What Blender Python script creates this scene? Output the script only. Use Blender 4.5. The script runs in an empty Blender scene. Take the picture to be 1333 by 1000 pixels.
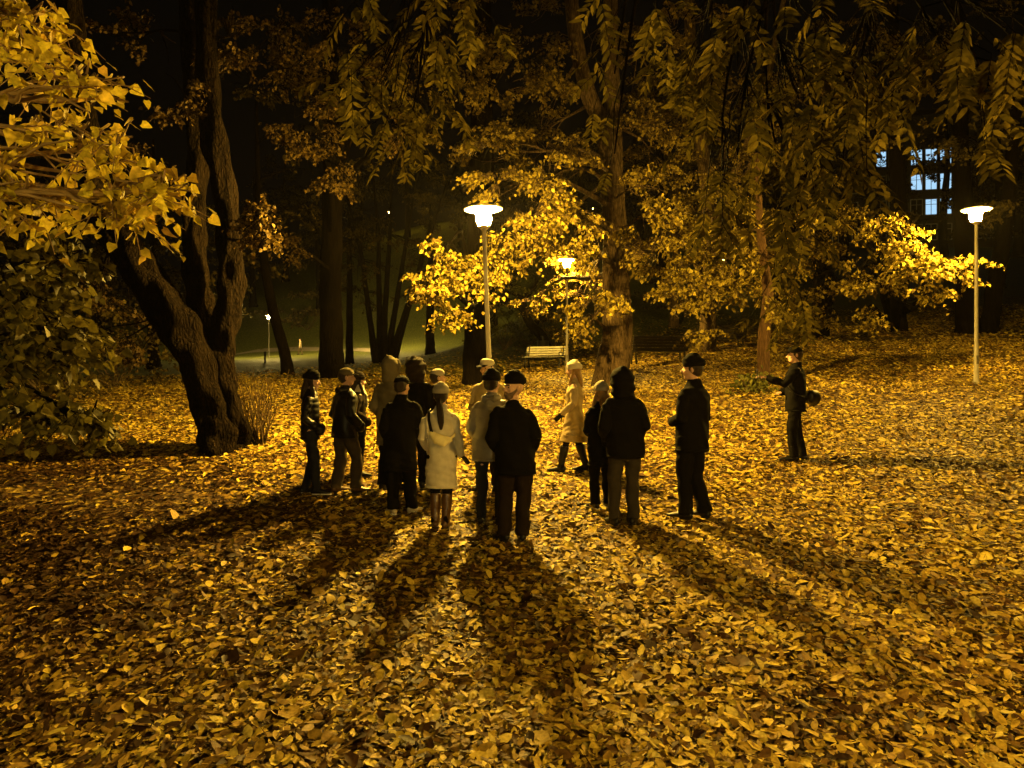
import bpy, math, random
import numpy as np
from mathutils import Vector, Matrix, Euler
random.seed(7)
RNG = np.random.default_rng(11)
S = bpy.context.scene
C = S.collection
PI = math.pi
rad = math.radians

# ------------------------------------------------------------------ camera
CAM_Z = 3.0
PITCH = 0.0
F = 1000.0
CX, CY = 666.5, 500.0
cam_d = bpy.data.cameras.new('camera')
cam_d.sensor_width = 36.0
cam_d.lens = 36.0 * F / 1333.0
cam_d.clip_start = 0.05
cam_d.clip_end = 600
cam = bpy.data.objects.new('camera', cam_d)
C.objects.link(cam)
cam.location = (0, 0, CAM_Z)
cam.rotation_euler = (PI / 2 - PITCH, 0, 0)
S.camera = cam
cp, sp = math.cos(PITCH), math.sin(PITCH)


def W(px, py, Y):
    """the point seen at that pixel of the photograph, Y metres ahead"""
    x = (px - CX) / F
    v = -(py - CY) / F
    d = np.array([x, cp + v * sp, -sp + v * cp])
    return np.array([0, 0, CAM_Z]) + d * (Y / d[1])


def proj_y(p):
    dy, dz = p[1], p[2] - CAM_Z
    depth = dy * cp - dz * sp
    up = dy * sp + dz * cp
    return CY - F * up / depth


# ------------------------------------------------------------------ terrain
CP = [(0, 0, 0), (-6, 0, 0), (6, 0, 0), (0, 6, 0), (-6, 6, 0), (6, 6, 0), (0, 12, 0), (-8, 12, 0), (6, 12, 0), (0, 17, 0),
      (3, 17, 0), (-14, 12, 0), (-20, 0, 0), (20, 0, .4), (13, 8, .2), (10.9, 18, .35), (2, 28, -.8), (-1, 23, -.4),
      (3, 22, -.3), (1.3, 33, -1.1), (-7.1, 30, -1.2), (-7.5, 45, -2.4), (-24, 75, -5.6), (-12, 77, -5.1), (-8, 88, -3.9),
      (12, 30, .3), (15, 32, .35), (19, 31, .36), (27, 30, .5), (5, 27, -.24), (8, 30, -.1), (3, 45, -1.0), (4, 60, .9),
      (15, 45, .0), (22, 60, 1.2), (10, 60, .9), (45, 60, 1.6), (-26, 95, -5.0), (-50, 75, -5), (-40, 40, -2.2),
      (-20, 30, -1.3), (-20, 20, -.5), (-15, 115, 8), (10, 110, 8), (40, 115, 8), (80, 110, 8), (80, 40, 2),
      (-60, 130, -2), (-90, 80, -5), (90, 0, 1), (-90, 0, 0), (0, -15, .5), (-90, 150, -3), (90, 150, 9), (0, 150, 9),
      (-90, -20, 0), (90, -20, 0), (3.5, 52, -.1), (-15, 55, -3.7), (-12, 62, -4.2), (-6, 53, -3.0), (-8, 66, -4.4), (-2.5, 60, -2.6), (-4, 76, -4.3), (-20, 60, -4.3), (-16, 85, -5.2), (-22, 42, -3.0)]
CPa = np.array(CP, float)
_sl = math.atan(.15)                       # the park rises gently away from the viewpoint
_y, _z = CPa[:, 1].copy(), CPa[:, 2] - CAM_Z
CPa[:, 1] = _y * math.cos(_sl) - _z * math.sin(_sl)
CPa[:, 2] = CAM_Z + _y * math.sin(_sl) + _z * math.cos(_sl)


def _phi(r):
    return np.where(r > 1e-9, r * r * np.log(np.maximum(r, 1e-9)), 0.0)


_n = len(CPa)
_K = _phi(np.linalg.norm(CPa[:, None, :2] - CPa[None, :, :2], axis=2)) + np.eye(_n) * 2.0
_P = np.c_[np.ones(_n), CPa[:, :2]]
_A = np.block([[_K, _P], [_P.T, np.zeros((3, 3))]])
_sol = np.linalg.solve(_A, np.r_[CPa[:, 2], 0, 0, 0])


def gz(x, y):
    x = np.atleast_1d(np.asarray(x, float)); y = np.atleast_1d(np.asarray(y, float))
    out = np.empty_like(x)
    for i in range(0, len(x), 40000):
        a, b = x[i:i + 40000], y[i:i + 40000]
        r = np.sqrt((a[:, None] - CPa[None, :, 0]) ** 2 + (b[:, None] - CPa[None, :, 1]) ** 2)
        out[i:i + 40000] = _phi(r) @ _sol[:_n] + _sol[_n] + _sol[_n + 1] * a + _sol[_n + 2] * b
    out += 0.02 * np.sin(x * 1.3 + 1.1 * np.sin(y * .9)) + 0.015 * np.sin(y * 1.9 + x * .7)
    return out


def g1(x, y):
    return float(gz([x], [y])[0])


def at(px, py, ymin=3.0):
    Y = np.arange(ymin, 140, .05)
    x = (px - CX) / F; v = -(py - CY) / F
    d = np.array([x, cp + v * sp, -sp + v * cp])
    t = Y / d[1]
    X = d[0] * t; Z = CAM_Z + d[2] * t
    g = gz(X, Y)
    k = np.argmax(Z < g)
    return np.array([X[k], Y[k], g[k]])


def on_ground(px, Y):
    X = (px - CX) / F * Y
    return np.array([X, Y, g1(X, Y)])


# ------------------------------------------------------------------ object helpers
def tag(o, label=None, cat=None, group=None, kind=None):
    if label: o['label'] = label
    if cat: o['category'] = cat
    if group: o['group'] = group
    if kind: o['kind'] = kind
    return o


def empty(name, loc, rz=0.0, label=None, cat=None, group=None):
    o = bpy.data.objects.new(name, None)
    C.objects.link(o)
    o.empty_display_size = .2
    o.location = tuple(float(v) for v in loc)
    o.rotation_euler = (0, 0, rz)
    return tag(o, label, cat, group)


def link_mesh(name, me, mat, parent=None, smooth=True):
    if mat is not None and len(me.materials) == 0: me.materials.append(mat)
    if smooth and len(me.polygons): me.polygons.foreach_set('use_smooth', np.ones(len(me.polygons), bool))
    o = bpy.data.objects.new(name, me)
    C.objects.link(o)
    if parent is not None: o.parent = parent
    return o


def np_mesh(name, verts, faces_by_n, attr=None):
    """faces_by_n: list of int arrays (m, k)"""
    me = bpy.data.meshes.new(name)
    verts = np.ascontiguousarray(verts, np.float32)
    me.vertices.add(len(verts)); me.vertices.foreach_set('co', verts.ravel())
    loops = np.concatenate([f.ravel() for f in faces_by_n]).astype(np.int32)
    tot = np.concatenate([np.full(len(f), f.shape[1]) for f in faces_by_n]).astype(np.int32)
    st = np.r_[0, np.cumsum(tot)[:-1]].astype(np.int32)
    me.loops.add(len(loops)); me.loops.foreach_set('vertex_index', loops)
    me.polygons.add(len(tot)); me.polygons.foreach_set('loop_start', st); me.polygons.foreach_set('loop_total', tot)
    if attr is not None:
        a = me.attributes.new('rnd', 'FLOAT', 'POINT')
        a.data.foreach_set('value', np.ascontiguousarray(attr, np.float32))
    me.update(calc_edges=True)
    return me


def copy_tree(o, parent=None):
    c = o.copy(); C.objects.link(c); c.parent = parent
    for ch in list(o.children):
        copy_tree(ch, c)
    return c


HEADS = 1.10


class HP(np.ndarray):
    pass


class MB:
    """collects closed shapes for one mesh"""
    def __init__(s):
        s.v = []; s.f = []

    def tube(s, pts, rads, side=(1, 0, 0), n=14, cap=1.0, squash=None):
        q_ = HEADS if isinstance(pts[0], HP) else 1.0
        pts = [np.array(p, float) for p in pts]
        ab = [(r * q_, r * q_) if np.isscalar(r) else (r[0] * q_, r[1] * q_) for r in rads]
        side = np.asarray(side, float)
        rings = []
        m = len(pts)
        for i in range(m):
            t = pts[min(i + 1, m - 1)] - pts[max(i - 1, 0)]
            t = t / (np.linalg.norm(t) + 1e-9)
            sd = side - t * side.dot(t)
            if np.linalg.norm(sd) < .15:
                sd = np.array([0, 1, 0]) - t * t[1]
                if np.linalg.norm(sd) < .15: sd = np.array([0, 0, 1.]) - t * t[2]
            sd /= np.linalg.norm(sd)
            rings.append((pts[i], t, sd, np.cross(t, sd), ab[i]))
        full = []
        if cap > 0:
            p, t, a, b, r = rings[0]; q = min(r) * cap
            full += [(p - t * q * .87, a, b, (r[0] * .5, r[1] * .5)), (p - t * q * .5, a, b, (r[0] * .87, r[1] * .87))]
        for p, t, a, b, r in rings: full.append((p, a, b, r))
        if cap > 0:
            p, t, a, b, r = rings[-1]; q = min(r) * cap
            full += [(p + t * q * .5, a, b, (r[0] * .87, r[1] * .87)), (p + t * q * .87, a, b, (r[0] * .5, r[1] * .5))]
        base = len(s.v)
        for p, a, b, r in full:
            for k in range(n):
                an = 2 * PI * k / n
                s.v.append(p + a * (math.cos(an) * r[0]) + b * (math.sin(an) * r[1]))
        L = len(full)
        for i in range(L - 1):
            for k in range(n):
                k2 = (k + 1) % n
                s.f.append((base + i * n + k, base + i * n + k2, base + (i + 1) * n + k2, base + (i + 1) * n + k))
        c0 = len(s.v); s.v.append(full[0][0] - (full[1][0] - full[0][0]) * (.15 if cap > 0 else 0))
        c1 = len(s.v); s.v.append(full[-1][0] + (full[-1][0] - full[-2][0]) * (.15 if cap > 0 else 0))
        for k in range(n):
            k2 = (k + 1) % n
            s.f.append((c0, base + k2, base + k))
            s.f.append((c1, base + (L - 1) * n + k, base + (L - 1) * n + k2))
        return s

    def ball(s, c, r, rot=None, nu=16, nv=10):
        r = (r, r, r) if np.isscalar(r) else r
        if isinstance(c, HP): r = tuple(v_ * HEADS for v_ in r)
        c = np.array(c, float)
        base = len(s.v)
        M = np.eye(3) if rot is None else np.array(rot)
        for j in range(nv + 1):
            th = PI * j / nv
            for i in range(nu):
                ph = 2 * PI * i / nu
                p = np.array([r[0] * math.sin(th) * math.cos(ph), r[1] * math.sin(th) * math.sin(ph), r[2] * math.cos(th)])
                s.v.append(M @ p + np.asarray(c, float))
        for j in range(nv):
            for i in range(nu):
                i2 = (i + 1) % nu
                s.f.append((base + j * nu + i, base + (j + 1) * nu + i, base + (j + 1) * nu + i2, base + j * nu + i2))
        return s

    def box(s, c, d, rot=None):
        M = np.eye(3) if rot is None else np.array(rot)
        base = len(s.v)
        for sx in (-1, 1):
            for sy in (-1, 1):
                for sz in (-1, 1):
                    s.v.append(np.asarray(c, float) + M @ (np.array([sx * d[0], sy * d[1], sz * d[2]]) / 2))
        for q in ((0, 1, 3, 2), (4, 6, 7, 5), (0, 4, 5, 1), (2, 3, 7, 6), (0, 2, 6, 4), (1, 5, 7, 3)):
            s.f.append(tuple(base + k for k in q))
        return s

    def lathe(s, prof, c=(0, 0, 0), n=32):
        base = len(s.v)
        for r, z in prof:
            for k in range(n):
                a = 2 * PI * k / n
                s.v.append(np.array([c[0] + r * math.cos(a), c[1] + r * math.sin(a), c[2] + z]))
        for i in range(len(prof) - 1):
            for k in range(n):
                k2 = (k + 1) % n
                s.f.append((base + i * n + k, base + i * n + k2, base + (i + 1) * n + k2, base + (i + 1) * n + k))
        return s

    def mesh(s, name='mesh'):
        me = bpy.data.meshes.new(name)
        me.from_pydata([tuple(map(float, p)) for p in s.v], [], s.f)
        me.update()
        return me

    def build(s, name, mat, parent=None, smooth=True, bevel=0):
        o = link_mesh(name, s.mesh(name), mat, parent, smooth)
        if bevel:
            b = o.modifiers.new('bevel', 'BEVEL'); b.width = bevel; b.segments = 2; b.limit_method = 'ANGLE'
        return o

    def remeshed(s, name, mat, parent, voxel=.012, smooth_it=3, disp=None):
        me = s.mesh(name + '_raw')
        o = bpy.data.objects.new(name, me); C.objects.link(o)
        r = o.modifiers.new('r', 'REMESH'); r.mode = 'VOXEL'; r.voxel_size = voxel; r.use_smooth_shade = True
        if smooth_it:
            sm = o.modifiers.new('s', 'SMOOTH'); sm.factor = .5; sm.iterations = smooth_it
        dg = bpy.context.evaluated_depsgraph_get()
        m2 = bpy.data.meshes.new_from_object(o.evaluated_get(dg))
        o.modifiers.clear(); o.data = m2; bpy.data.meshes.remove(me)
        m2.name = name
        if disp is not None:
            nv = len(m2.vertices)
            co = np.empty(nv * 3, np.float32); m2.vertices.foreach_get('co', co); co = co.reshape(-1, 3)
            no = np.empty(nv * 3, np.float32); m2.vertex_normals.foreach_get('vector', no); no = no.reshape(-1, 3)
            co = co + no * disp(co)[:, None]
            m2.vertices.foreach_set('co', co.astype(np.float32).ravel()); m2.update()
        m2.materials.clear(); m2.materials.append(mat)
        m2.polygons.foreach_set('use_smooth', np.ones(len(m2.polygons), bool))
        if parent is not None: o.parent = parent
        return o


# ------------------------------------------------------------------ materials
def nt(name):
    m = bpy.data.materials.new(name); m.use_nodes = True
    t = m.node_tree; t.nodes.clear()
    out = t.nodes.new('ShaderNodeOutputMaterial')
    return m, t, out


def N(t, typ, **kw):
    n = t.nodes.new(typ)
    for k, v in kw.items():
        if k in n.inputs.keys(): n.inputs[k].default_value = v
        else: setattr(n, k, v)
    return n


def ramp(t, stops):
    r = t.nodes.new('ShaderNodeValToRGB')
    e = r.color_ramp.elements
    while len(e) > 1: e.remove(e[-1])
    e[0].position = stops[0][0]; e[0].color = (*stops[0][1], 1)
    for p, c in stops[1:]:
        x = e.new(p); x.color = (*c, 1)
    return r


def plain(name, col, rough=.8, spec=.3, var=.25, scale=8, bump=.0, bscale=60, metal=0.0, sheen=0.0):
    m, t, out = nt(name)
    b = N(t, 'ShaderNodeBsdfPrincipled')
    b.inputs['Roughness'].default_value = rough
    b.inputs['Specular IOR Level'].default_value = spec
    b.inputs['Metallic'].default_value = metal
    b.inputs['Sheen Weight'].default_value = sheen
    tc = N(t, 'ShaderNodeTexCoord')
    no = N(t, 'ShaderNodeTexNoise'); no.inputs['Scale'].default_value = scale; no.inputs['Detail'].default_value = 5
    t.links.new(tc.outputs['Object'], no.inputs['Vector'])
    r = ramp(t, [(.3, tuple(c * (1 - var) for c in col)), (.7, tuple(min(1, c * (1 + var)) for c in col))])
    t.links.new(no.outputs['Fac'], r.inputs[0]); t.links.new(r.outputs[0], b.inputs['Base Color'])
    if bump:
        n2 = N(t, 'ShaderNodeTexNoise'); n2.inputs['Scale'].default_value = bscale; n2.inputs['Detail'].default_value = 4
        t.links.new(tc.outputs['Object'], n2.inputs['Vector'])
        bp = N(t, 'ShaderNodeBump'); bp.inputs['Strength'].default_value = bump; bp.inputs['Distance'].default_value = .01
        t.links.new(n2.outputs['Fac'], bp.inputs['Height']); t.links.new(bp.outputs[0], b.inputs['Normal'])
    t.links.new(b.outputs[0], out.inputs[0])
    return m


def leaf_mat(name, stops, trans=.3, rough=.65, spec=.14):
    m, t, out = nt(name)
    at_ = N(t, 'ShaderNodeAttribute'); at_.attribute_name = 'rnd'
    r = ramp(t, stops); t.links.new(at_.outputs['Fac'], r.inputs[0])
    geo = N(t, 'ShaderNodeNewGeometry')
    no = N(t, 'ShaderNodeTexNoise'); no.inputs['Scale'].default_value = 35; no.inputs['Detail'].default_value = 4
    t.links.new(geo.outputs['Position'], no.inputs['Vector'])
    mp = N(t, 'ShaderNodeMapRange'); mp.inputs['From Min'].default_value = .3; mp.inputs['From Max'].default_value = .7
    mp.inputs['To Min'].default_value = .55; mp.inputs['To Max'].default_value = 1.15
    t.links.new(no.outputs['Fac'], mp.inputs['Value'])
    mx = N(t, 'ShaderNodeVectorMath', operation='SCALE')
    t.links.new(r.outputs[0], mx.inputs[0]); t.links.new(mp.outputs[0], mx.inputs['Scale'])
    b = N(t, 'ShaderNodeBsdfPrincipled')
    b.inputs['Roughness'].default_value = rough; b.inputs['Specular IOR Level'].default_value = spec
    t.links.new(mx.outputs[0], b.inputs['Base Color'])
    if trans > 0:
        tr = N(t, 'ShaderNodeBsdfTranslucent'); t.links.new(mx.outputs[0], tr.inputs['Color'])
        mix = N(t, 'ShaderNodeMixShader'); mix.inputs[0].default_value = trans
        t.links.new(b.outputs[0], mix.inputs[1]); t.links.new(tr.outputs[0], mix.inputs[2])
        t.links.new(mix.outputs[0], out.inputs[0])
    else:
        t.links.new(b.outputs[0], out.inputs[0])
    return m


def bark_mat(name, dark, light, scale=1.0, bump=1.0, zs=1.0):
    m, t, out = nt(name)
    tc = N(t, 'ShaderNodeTexCoord')
    mp = N(t, 'ShaderNodeMapping'); mp.inputs['Scale'].default_value = (14 * scale, 14 * scale, 1.6 * scale * zs)
    t.links.new(tc.outputs['Object'], mp.inputs[0])
    n1 = N(t, 'ShaderNodeTexNoise'); n1.inputs['Scale'].default_value = 1.0; n1.inputs['Detail'].default_value = 7
    n1.inputs['Roughness'].default_value = .65; n1.inputs['Distortion'].default_value = .6
    t.links.new(mp.outputs[0], n1.inputs['Vector'])
    vo = N(t, 'ShaderNodeTexVoronoi', feature='DISTANCE_TO_EDGE'); vo.inputs['Scale'].default_value = .9
    mp2 = N(t, 'ShaderNodeMapping'); mp2.inputs['Scale'].default_value = (22 * scale, 22 * scale, 3.2 * scale * zs)
    t.links.new(tc.outputs['Object'], mp2.inputs[0]); t.links.new(mp2.outputs[0], vo.inputs['Vector'])
    mul = N(t, 'ShaderNodeMath', operation='MULTIPLY_ADD'); mul.inputs[1].default_value = .8
    t.links.new(vo.outputs['Distance'], mul.inputs[0]); t.links.new(n1.outputs['Fac'], mul.inputs[2])
    r = ramp(t, [(.35, dark), (.62, tuple((a + b) / 2 for a, b in zip(dark, light))), (.95, light)])
    t.links.new(mul.outputs[0], r.inputs[0])
    b = N(t, 'ShaderNodeBsdfPrincipled'); b.inputs['Roughness'].default_value = .95; b.inputs['Specular IOR Level'].default_value = .04
    t.links.new(r.outputs[0], b.inputs['Base Color'])
    bp = N(t, 'ShaderNodeBump'); bp.inputs['Strength'].default_value = bump; bp.inputs['Distance'].default_value = .05
    t.links.new(mul.outputs[0], bp.inputs['Height']); t.links.new(bp.outputs[0], b.inputs['Normal'])
    t.links.new(b.outputs[0], out.inputs[0])
    return m


def emit_mat(name, col, strength):
    m, t, out = nt(name)
    e = N(t, 'ShaderNodeEmission'); e.inputs[0].default_value = (*col, 1); e.inputs[1].default_value = strength
    t.links.new(e.outputs[0], out.inputs[0])
    return m


LAMP_COL = (1.0, .60, .085)
GROUND_STOPS = [(0, (.03, .014, .006)), (.25, (.10, .05, .015)), (.45, (.32, .20, .035)), (.7, (.58, .42, .055)), (.92, (.66, .51, .07)), (1, (.50, .40, .09))]
M_LITTER = leaf_mat('leaf litter', GROUND_STOPS, trans=.0, rough=.6, spec=.12)
M_LEAF_Y = leaf_mat('yellow lime leaves', [(0, (.04, .026, .005)), (.3, (.15, .105, .016)), (.7, (.31, .235, .028)), (1, (.44, .35, .05))], trans=.3)
M_LEAF_B = leaf_mat('dimmed brown autumn leaves', [(0, (.03, .017, .005)), (.5, (.095, .060, .015)), (1, (.19, .125, .028))], trans=.25)  # brown leaves, darkened further in colour to dim the high crowns
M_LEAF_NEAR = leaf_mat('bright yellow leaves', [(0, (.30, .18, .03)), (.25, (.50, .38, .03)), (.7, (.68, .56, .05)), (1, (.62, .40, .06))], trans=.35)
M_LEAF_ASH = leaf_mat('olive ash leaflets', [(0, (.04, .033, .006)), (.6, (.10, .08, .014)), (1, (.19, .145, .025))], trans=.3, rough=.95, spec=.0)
M_LEAF_OL = leaf_mat('shade-dimmed olive lime leaves', [(0, (.04, .034, .007)), (.6, (.12, .10, .018)), (1, (.23, .19, .033))], trans=.3)  # shade of the low left boughs is put into the leaf colour
M_LEAF_DK = leaf_mat('dark far foliage', [(0, (.03, .022, .008)), (1, (.12, .09, .02))], trans=.2)
M_LEAF_G = leaf_mat('green shrub leaves', [(0, (.05, .06, .012)), (1, (.20, .19, .04))], trans=.3)
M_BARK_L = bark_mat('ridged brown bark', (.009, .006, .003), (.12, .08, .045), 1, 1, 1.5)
M_BARK_A = bark_mat('shade-darkened rough bark', (.001, .0007, .0005), (.013, .008, .0045), .9, 1.3, 2.6)  # bark colour darkened to stand for the boughs' shade on the trunk
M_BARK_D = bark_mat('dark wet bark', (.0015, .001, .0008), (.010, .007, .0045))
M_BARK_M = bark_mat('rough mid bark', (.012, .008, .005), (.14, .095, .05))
M_TWIG = plain('twig bark', (.09, .06, .035), .8, .2)
M_TWIG2 = plain('pale twig bark', (.22, .14, .06), .7, .3)
M_POLE = plain('grey painted pole', (.36, .33, .28), .45, .4, .12, 5)
M_POLE_HEAD = plain('white painted lamp disc', (.75, .74, .70), .4, .4, .05)
M_GLASS = emit_mat('glowing lamp glass', LAMP_COL, 12000)
M_GLASS_MID = emit_mat('glowing lamp glass of the right lamp', LAMP_COL, 5500)
M_GLASS_SIDE = emit_mat('glowing dim lamp glass', (1.0, .66, .10), 185)
M_GLASS_BACK = emit_mat('glowing lamp glass behind', (1.0, .72, .24), 2300)
M_GLASS_HILL = emit_mat('glowing hill lamp glass', LAMP_COL, 350)
M_GLASS_RS = emit_mat('glowing lamp glass at the right', (1.0, .55, .08), 1900)
M_GLASS_FAR = emit_mat('glowing small lamp glass', (1.0, .68, .18), 6500)


def ground_mat():
    m, t, out = nt('leaf covered ground')
    geo = N(t, 'ShaderNodeNewGeometry')
    P = geo.outputs['Position']
    vo = N(t, 'ShaderNodeTexVoronoi'); vo.inputs['Scale'].default_value = 11
    t.links.new(P, vo.inputs['Vector'])
    sep = N(t, 'ShaderNodeSeparateColor'); t.links.new(vo.outputs['Color'], sep.inputs[0])
    n1 = N(t, 'ShaderNodeTexNoise'); n1.inputs['Scale'].default_value = 1.1; n1.inputs['Detail'].default_value = 8; n1.inputs['Roughness'].default_value = .7
    t.links.new(P, n1.inputs['Vector'])
    r1 = ramp(t, [(0, (.018, .009, .004)), (.5, (.05, .027, .009)), (.75, (.17, .105, .024)), (1, (.42, .30, .055))])
    t.links.new(sep.outputs[0], r1.inputs[0])
    soil = N(t, 'ShaderNodeMix', data_type='RGBA'); soil.inputs[6].default_value = (.035, .018, .009, 1)
    rr = ramp(t, [(.35, (.55,) * 3), (.62, (1, 1, 1))]); t.links.new(n1.outputs['Fac'], rr.inputs[0])
    t.links.new(rr.outputs[0], soil.inputs[0]); t.links.new(r1.outputs[0], soil.inputs[7])
    # grass: beyond the leaf carpet, to the left of the far trees
    sx = N(t, 'ShaderNodeSeparateXYZ'); t.links.new(P, sx.inputs[0])
    a = N(t, 'ShaderNodeMath', operation='MULTIPLY_ADD'); a.inputs[1].default_value = -0.55
    t.links.new(sx.outputs['X'], a.inputs[0]); t.links.new(sx.outputs['Y'], a.inputs[2])
    n3 = N(t, 'ShaderNodeTexNoise'); n3.inputs['Scale'].default_value = .35; n3.inputs['Detail'].default_value = 6
    t.links.new(P, n3.inputs['Vector'])
    a2 = N(t, 'ShaderNodeMath', operation='MULTIPLY_ADD'); a2.inputs[1].default_value = 14
    t.links.new(n3.outputs['Fac'], a2.inputs[0]); t.links.new(a.outputs[0], a2.inputs[2])
    mr = N(t, 'ShaderNodeMapRange'); mr.inputs['From Min'].default_value = 34; mr.inputs['From Max'].default_value = 46
    t.links.new(a2.outputs[0], mr.inputs['Value'])
    n4 = N(t, 'ShaderNodeTexNoise'); n4.inputs['Scale'].default_value = 9; n4.inputs['Detail'].default_value = 8
    t.links.new(P, n4.inputs['Vector'])
    gr = ramp(t, [(.3, (.045, .055, .010)), (.55, (.10, .115, .02)), (.75, (.30, .27, .05))]); t.links.new(n4.outputs['Fac'], gr.inputs[0])
    fin = N(t, 'ShaderNodeMix', data_type='RGBA')
    t.links.new(mr.outputs[0], fin.inputs[0]); t.links.new(soil.outputs[2], fin.inputs[6]); t.links.new(gr.outputs[0], fin.inputs[7])
    b = N(t, 'ShaderNodeBsdfPrincipled'); b.inputs['Roughness'].default_value = .8; b.inputs['Specular IOR Level'].default_value = .25
    t.links.new(fin.outputs[2], b.inputs['Base Color'])
    bp = N(t, 'ShaderNodeBump'); bp.inputs['Strength'].default_value = .8; bp.inputs['Distance'].default_value = .05
    mm = N(t, 'ShaderNodeMath', operation='ADD'); t.links.new(vo.outputs['Distance'], mm.inputs[0]); t.links.new(n4.outputs['Fac'], mm.inputs[1])
    t.links.new(mm.outputs[0], bp.inputs['Height']); t.links.new(bp.outputs[0], b.inputs['Normal'])
    t.links.new(b.outputs[0], out.inputs[0])
    return m


# ================================================================== PEOPLE
def cloth(name, col, rough=.9, sheen=.0, bump=.35, bscale=220, spec=.05):
    return plain(name, col, rough, spec, .12, 12, bump, bscale, 0, sheen)


M_SKIN = plain('skin', (.56, .35, .24), .55, .35, .06, 20)
M_BLACK = cloth('black wool', (.006, .0055, .0055), sheen=.0)
M_BLACK_NY = cloth('black nylon', (.005, .0045, .005), .45, 0, .1, 300, .28)
M_DKBROWN = cloth('dark brown fabric', (.016, .011, .008), sheen=.0)
M_NAVY = cloth('dark denim', (.016, .017, .024), sheen=.0)
M_TROUSER = cloth('brown trousers', (.075, .055, .03))
M_GREYTR = cloth('grey brown trousers', (.034, .029, .022))
M_KHAKI = cloth('khaki coat cloth', (.13, .11, .065))
M_CREAM = cloth('cream wool coat', (.64, .60, .48), bump=.5)
M_CREAM2 = cloth('cream wool knit', (.70, .64, .48), bump=.8, bscale=140)
M_BEIGE = cloth('beige coat cloth', (.36, .29, .17))
M_BAGC = cloth('cream bag leather', (.93, .82, .42), .5, 0, .15, 80, .4)
M_GREYKNIT = cloth('grey beige knit', (.42, .38, .30), bump=.9, bscale=130)
M_GREYPUF = cloth('grey quilted nylon', (.17, .155, .13), .45, 0, .12, 260, .4)
M_BOOT = cloth('brown leather', (.075, .036, .010), .32, 0, .3, 60, .5)
M_SHOEW = cloth('pale shoe leather', (.42, .37, .28), .5, 0, .2, 60, .4)
M_SOLE = plain('white rubber sole', (.55, .53, .47), .6, .3, .08)
M_HAIRD = cloth('dark brown hair', (.022, .012, .007), .45, 0, .8, 300, .4)
M_HAIRB = cloth('blond hair', (.30, .18, .07), .5, 0, .8, 300, .4)
M_BEARD = cloth('short brown beard', (.20, .14, .10), .7, 0, .9, 400)
M_GLOVE = cloth('black glove', (.012, .011, .010), .6)
M_EYE = plain('dark eye', (.01, .008, .008), .1, .6, .0)
M_STRIPE = plain('white reflective strip', (.7, .7, .66), .4, .5, .05)


def folds(amp, zc=20.0, seed=0):
    ph = seed * 1.7
    def f(co):
        x, y, z = co[:, 0], co[:, 1], co[:, 2]
        w = np.sin(zc * z + 5 * np.sin(7 * x + ph) + 4 * np.sin(6 * y + 2 * ph))
        w += .7 * np.sin(11 * z + 9 * x + 3 * np.sin(8 * y + ph)) + .6 * np.sin(27 * x + 7 * z + ph) * np.sin(19 * y + ph)
        w += .5 * np.sin(38 * z + 20 * x + 17 * y + 4 * np.sin(9 * z))
        return amp * w / 1.6
    return f


def puff(amp, pitch, z0=0.0):
    g = folds(amp * .18, 33)
    def f(co):
        z = co[:, 2] + .012 * np.sin(9 * co[:, 0] + 7 * co[:, 1])
        return amp * (np.abs(np.sin(PI * (z - z0) / pitch)) ** .6 - .6) + g(co)
    return f


def lerp(a, b, t):
    return np.asarray(a) * (1 - t) + np.asarray(b) * t


ARM = {  # elbow, wrist for the +x side at height 1.75 ; hand direction
    'pocket': ((.232, -.07, 1.12), (.185, .11, .985), (-.5, .6, -.6)),
    'down': ((.225, -.03, 1.14), (.235, .03, .885), (-.05, .2, -1)),
    'front': ((.228, .0, 1.12), (.10, .22, 1.06), (-.9, .3, .05)),
    'reach': ((.225, .20, 1.20), (.20, .46, 1.30), (-.1, 1, .15)),
    'out': ((.225, -.02, 1.12), (.245, .08, .90), (.45, .6, -.5)),
    'swing': ((.22, .0, 1.12), (.19, .20, .95), (-.2, .6, -.6)),
    'back': ((.26, -.12, 1.15), (.25, -.13, .90), (0, .1, -1)),
}


def hand(mb, w, d, side, nrm, s=1.0, inf=0.0, curl=.5):
    w = np.asarray(w, float); d = np.asarray(d, float); d /= np.linalg.norm(d)
    nrm = np.asarray(nrm, float); nrm = nrm - d * nrm.dot(d); nrm /= np.linalg.norm(nrm)   # palm normal
    x = np.cross(d, nrm)                                                       # across the palm
    tx = x * side
    mb.tube([w - d * .02, w + d * .03 * s, w + d * .085 * s], [(.024 + inf, .019 + inf), (.034 + inf, .017 + inf), (.040 + inf, .014 + inf)], side=x, n=10)
    for k, L in enumerate((.070, .080, .074, .058)):
        o = (k - 1.5) * .0205 * s
        p = w + d * .088 * s - tx * o
        pts = [p - d * .012]; dd = d.copy(); c = curl * (1 + .12 * k)
        for seg, fr in enumerate((.45, .32, .23)):
            ang = c * (.35 if seg == 0 else .75)
            dd = dd * math.cos(ang) + nrm * math.sin(ang); dd /= np.linalg.norm(dd)
            p = p + dd * L * fr * s; pts.append(p)
        mb.tube(pts, [.0092 * s + inf, .009 * s + inf, .0083 * s + inf, .0072 * s + inf], side=x, n=8)
    p = w + d * .025 * s + tx * .026 * s
    dd = tx * .75 + d * .6 + nrm * .25; dd /= np.linalg.norm(dd)
    p2 = p + dd * .038 * s; dd2 = tx * .25 + d * .9 + nrm * .35; dd2 /= np.linalg.norm(dd2)
    mb.tube([p, p2, p2 + dd2 * .028 * s], [.0125 * s + inf, .0105 * s + inf, .0088 * s + inf], side=nrm, n=8)


def rotz(a):
    c, s_ = math.cos(a), math.sin(a)
    return np.array([[c, -s_, 0], [s_, c, 0], [0, 0, 1.]])


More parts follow.
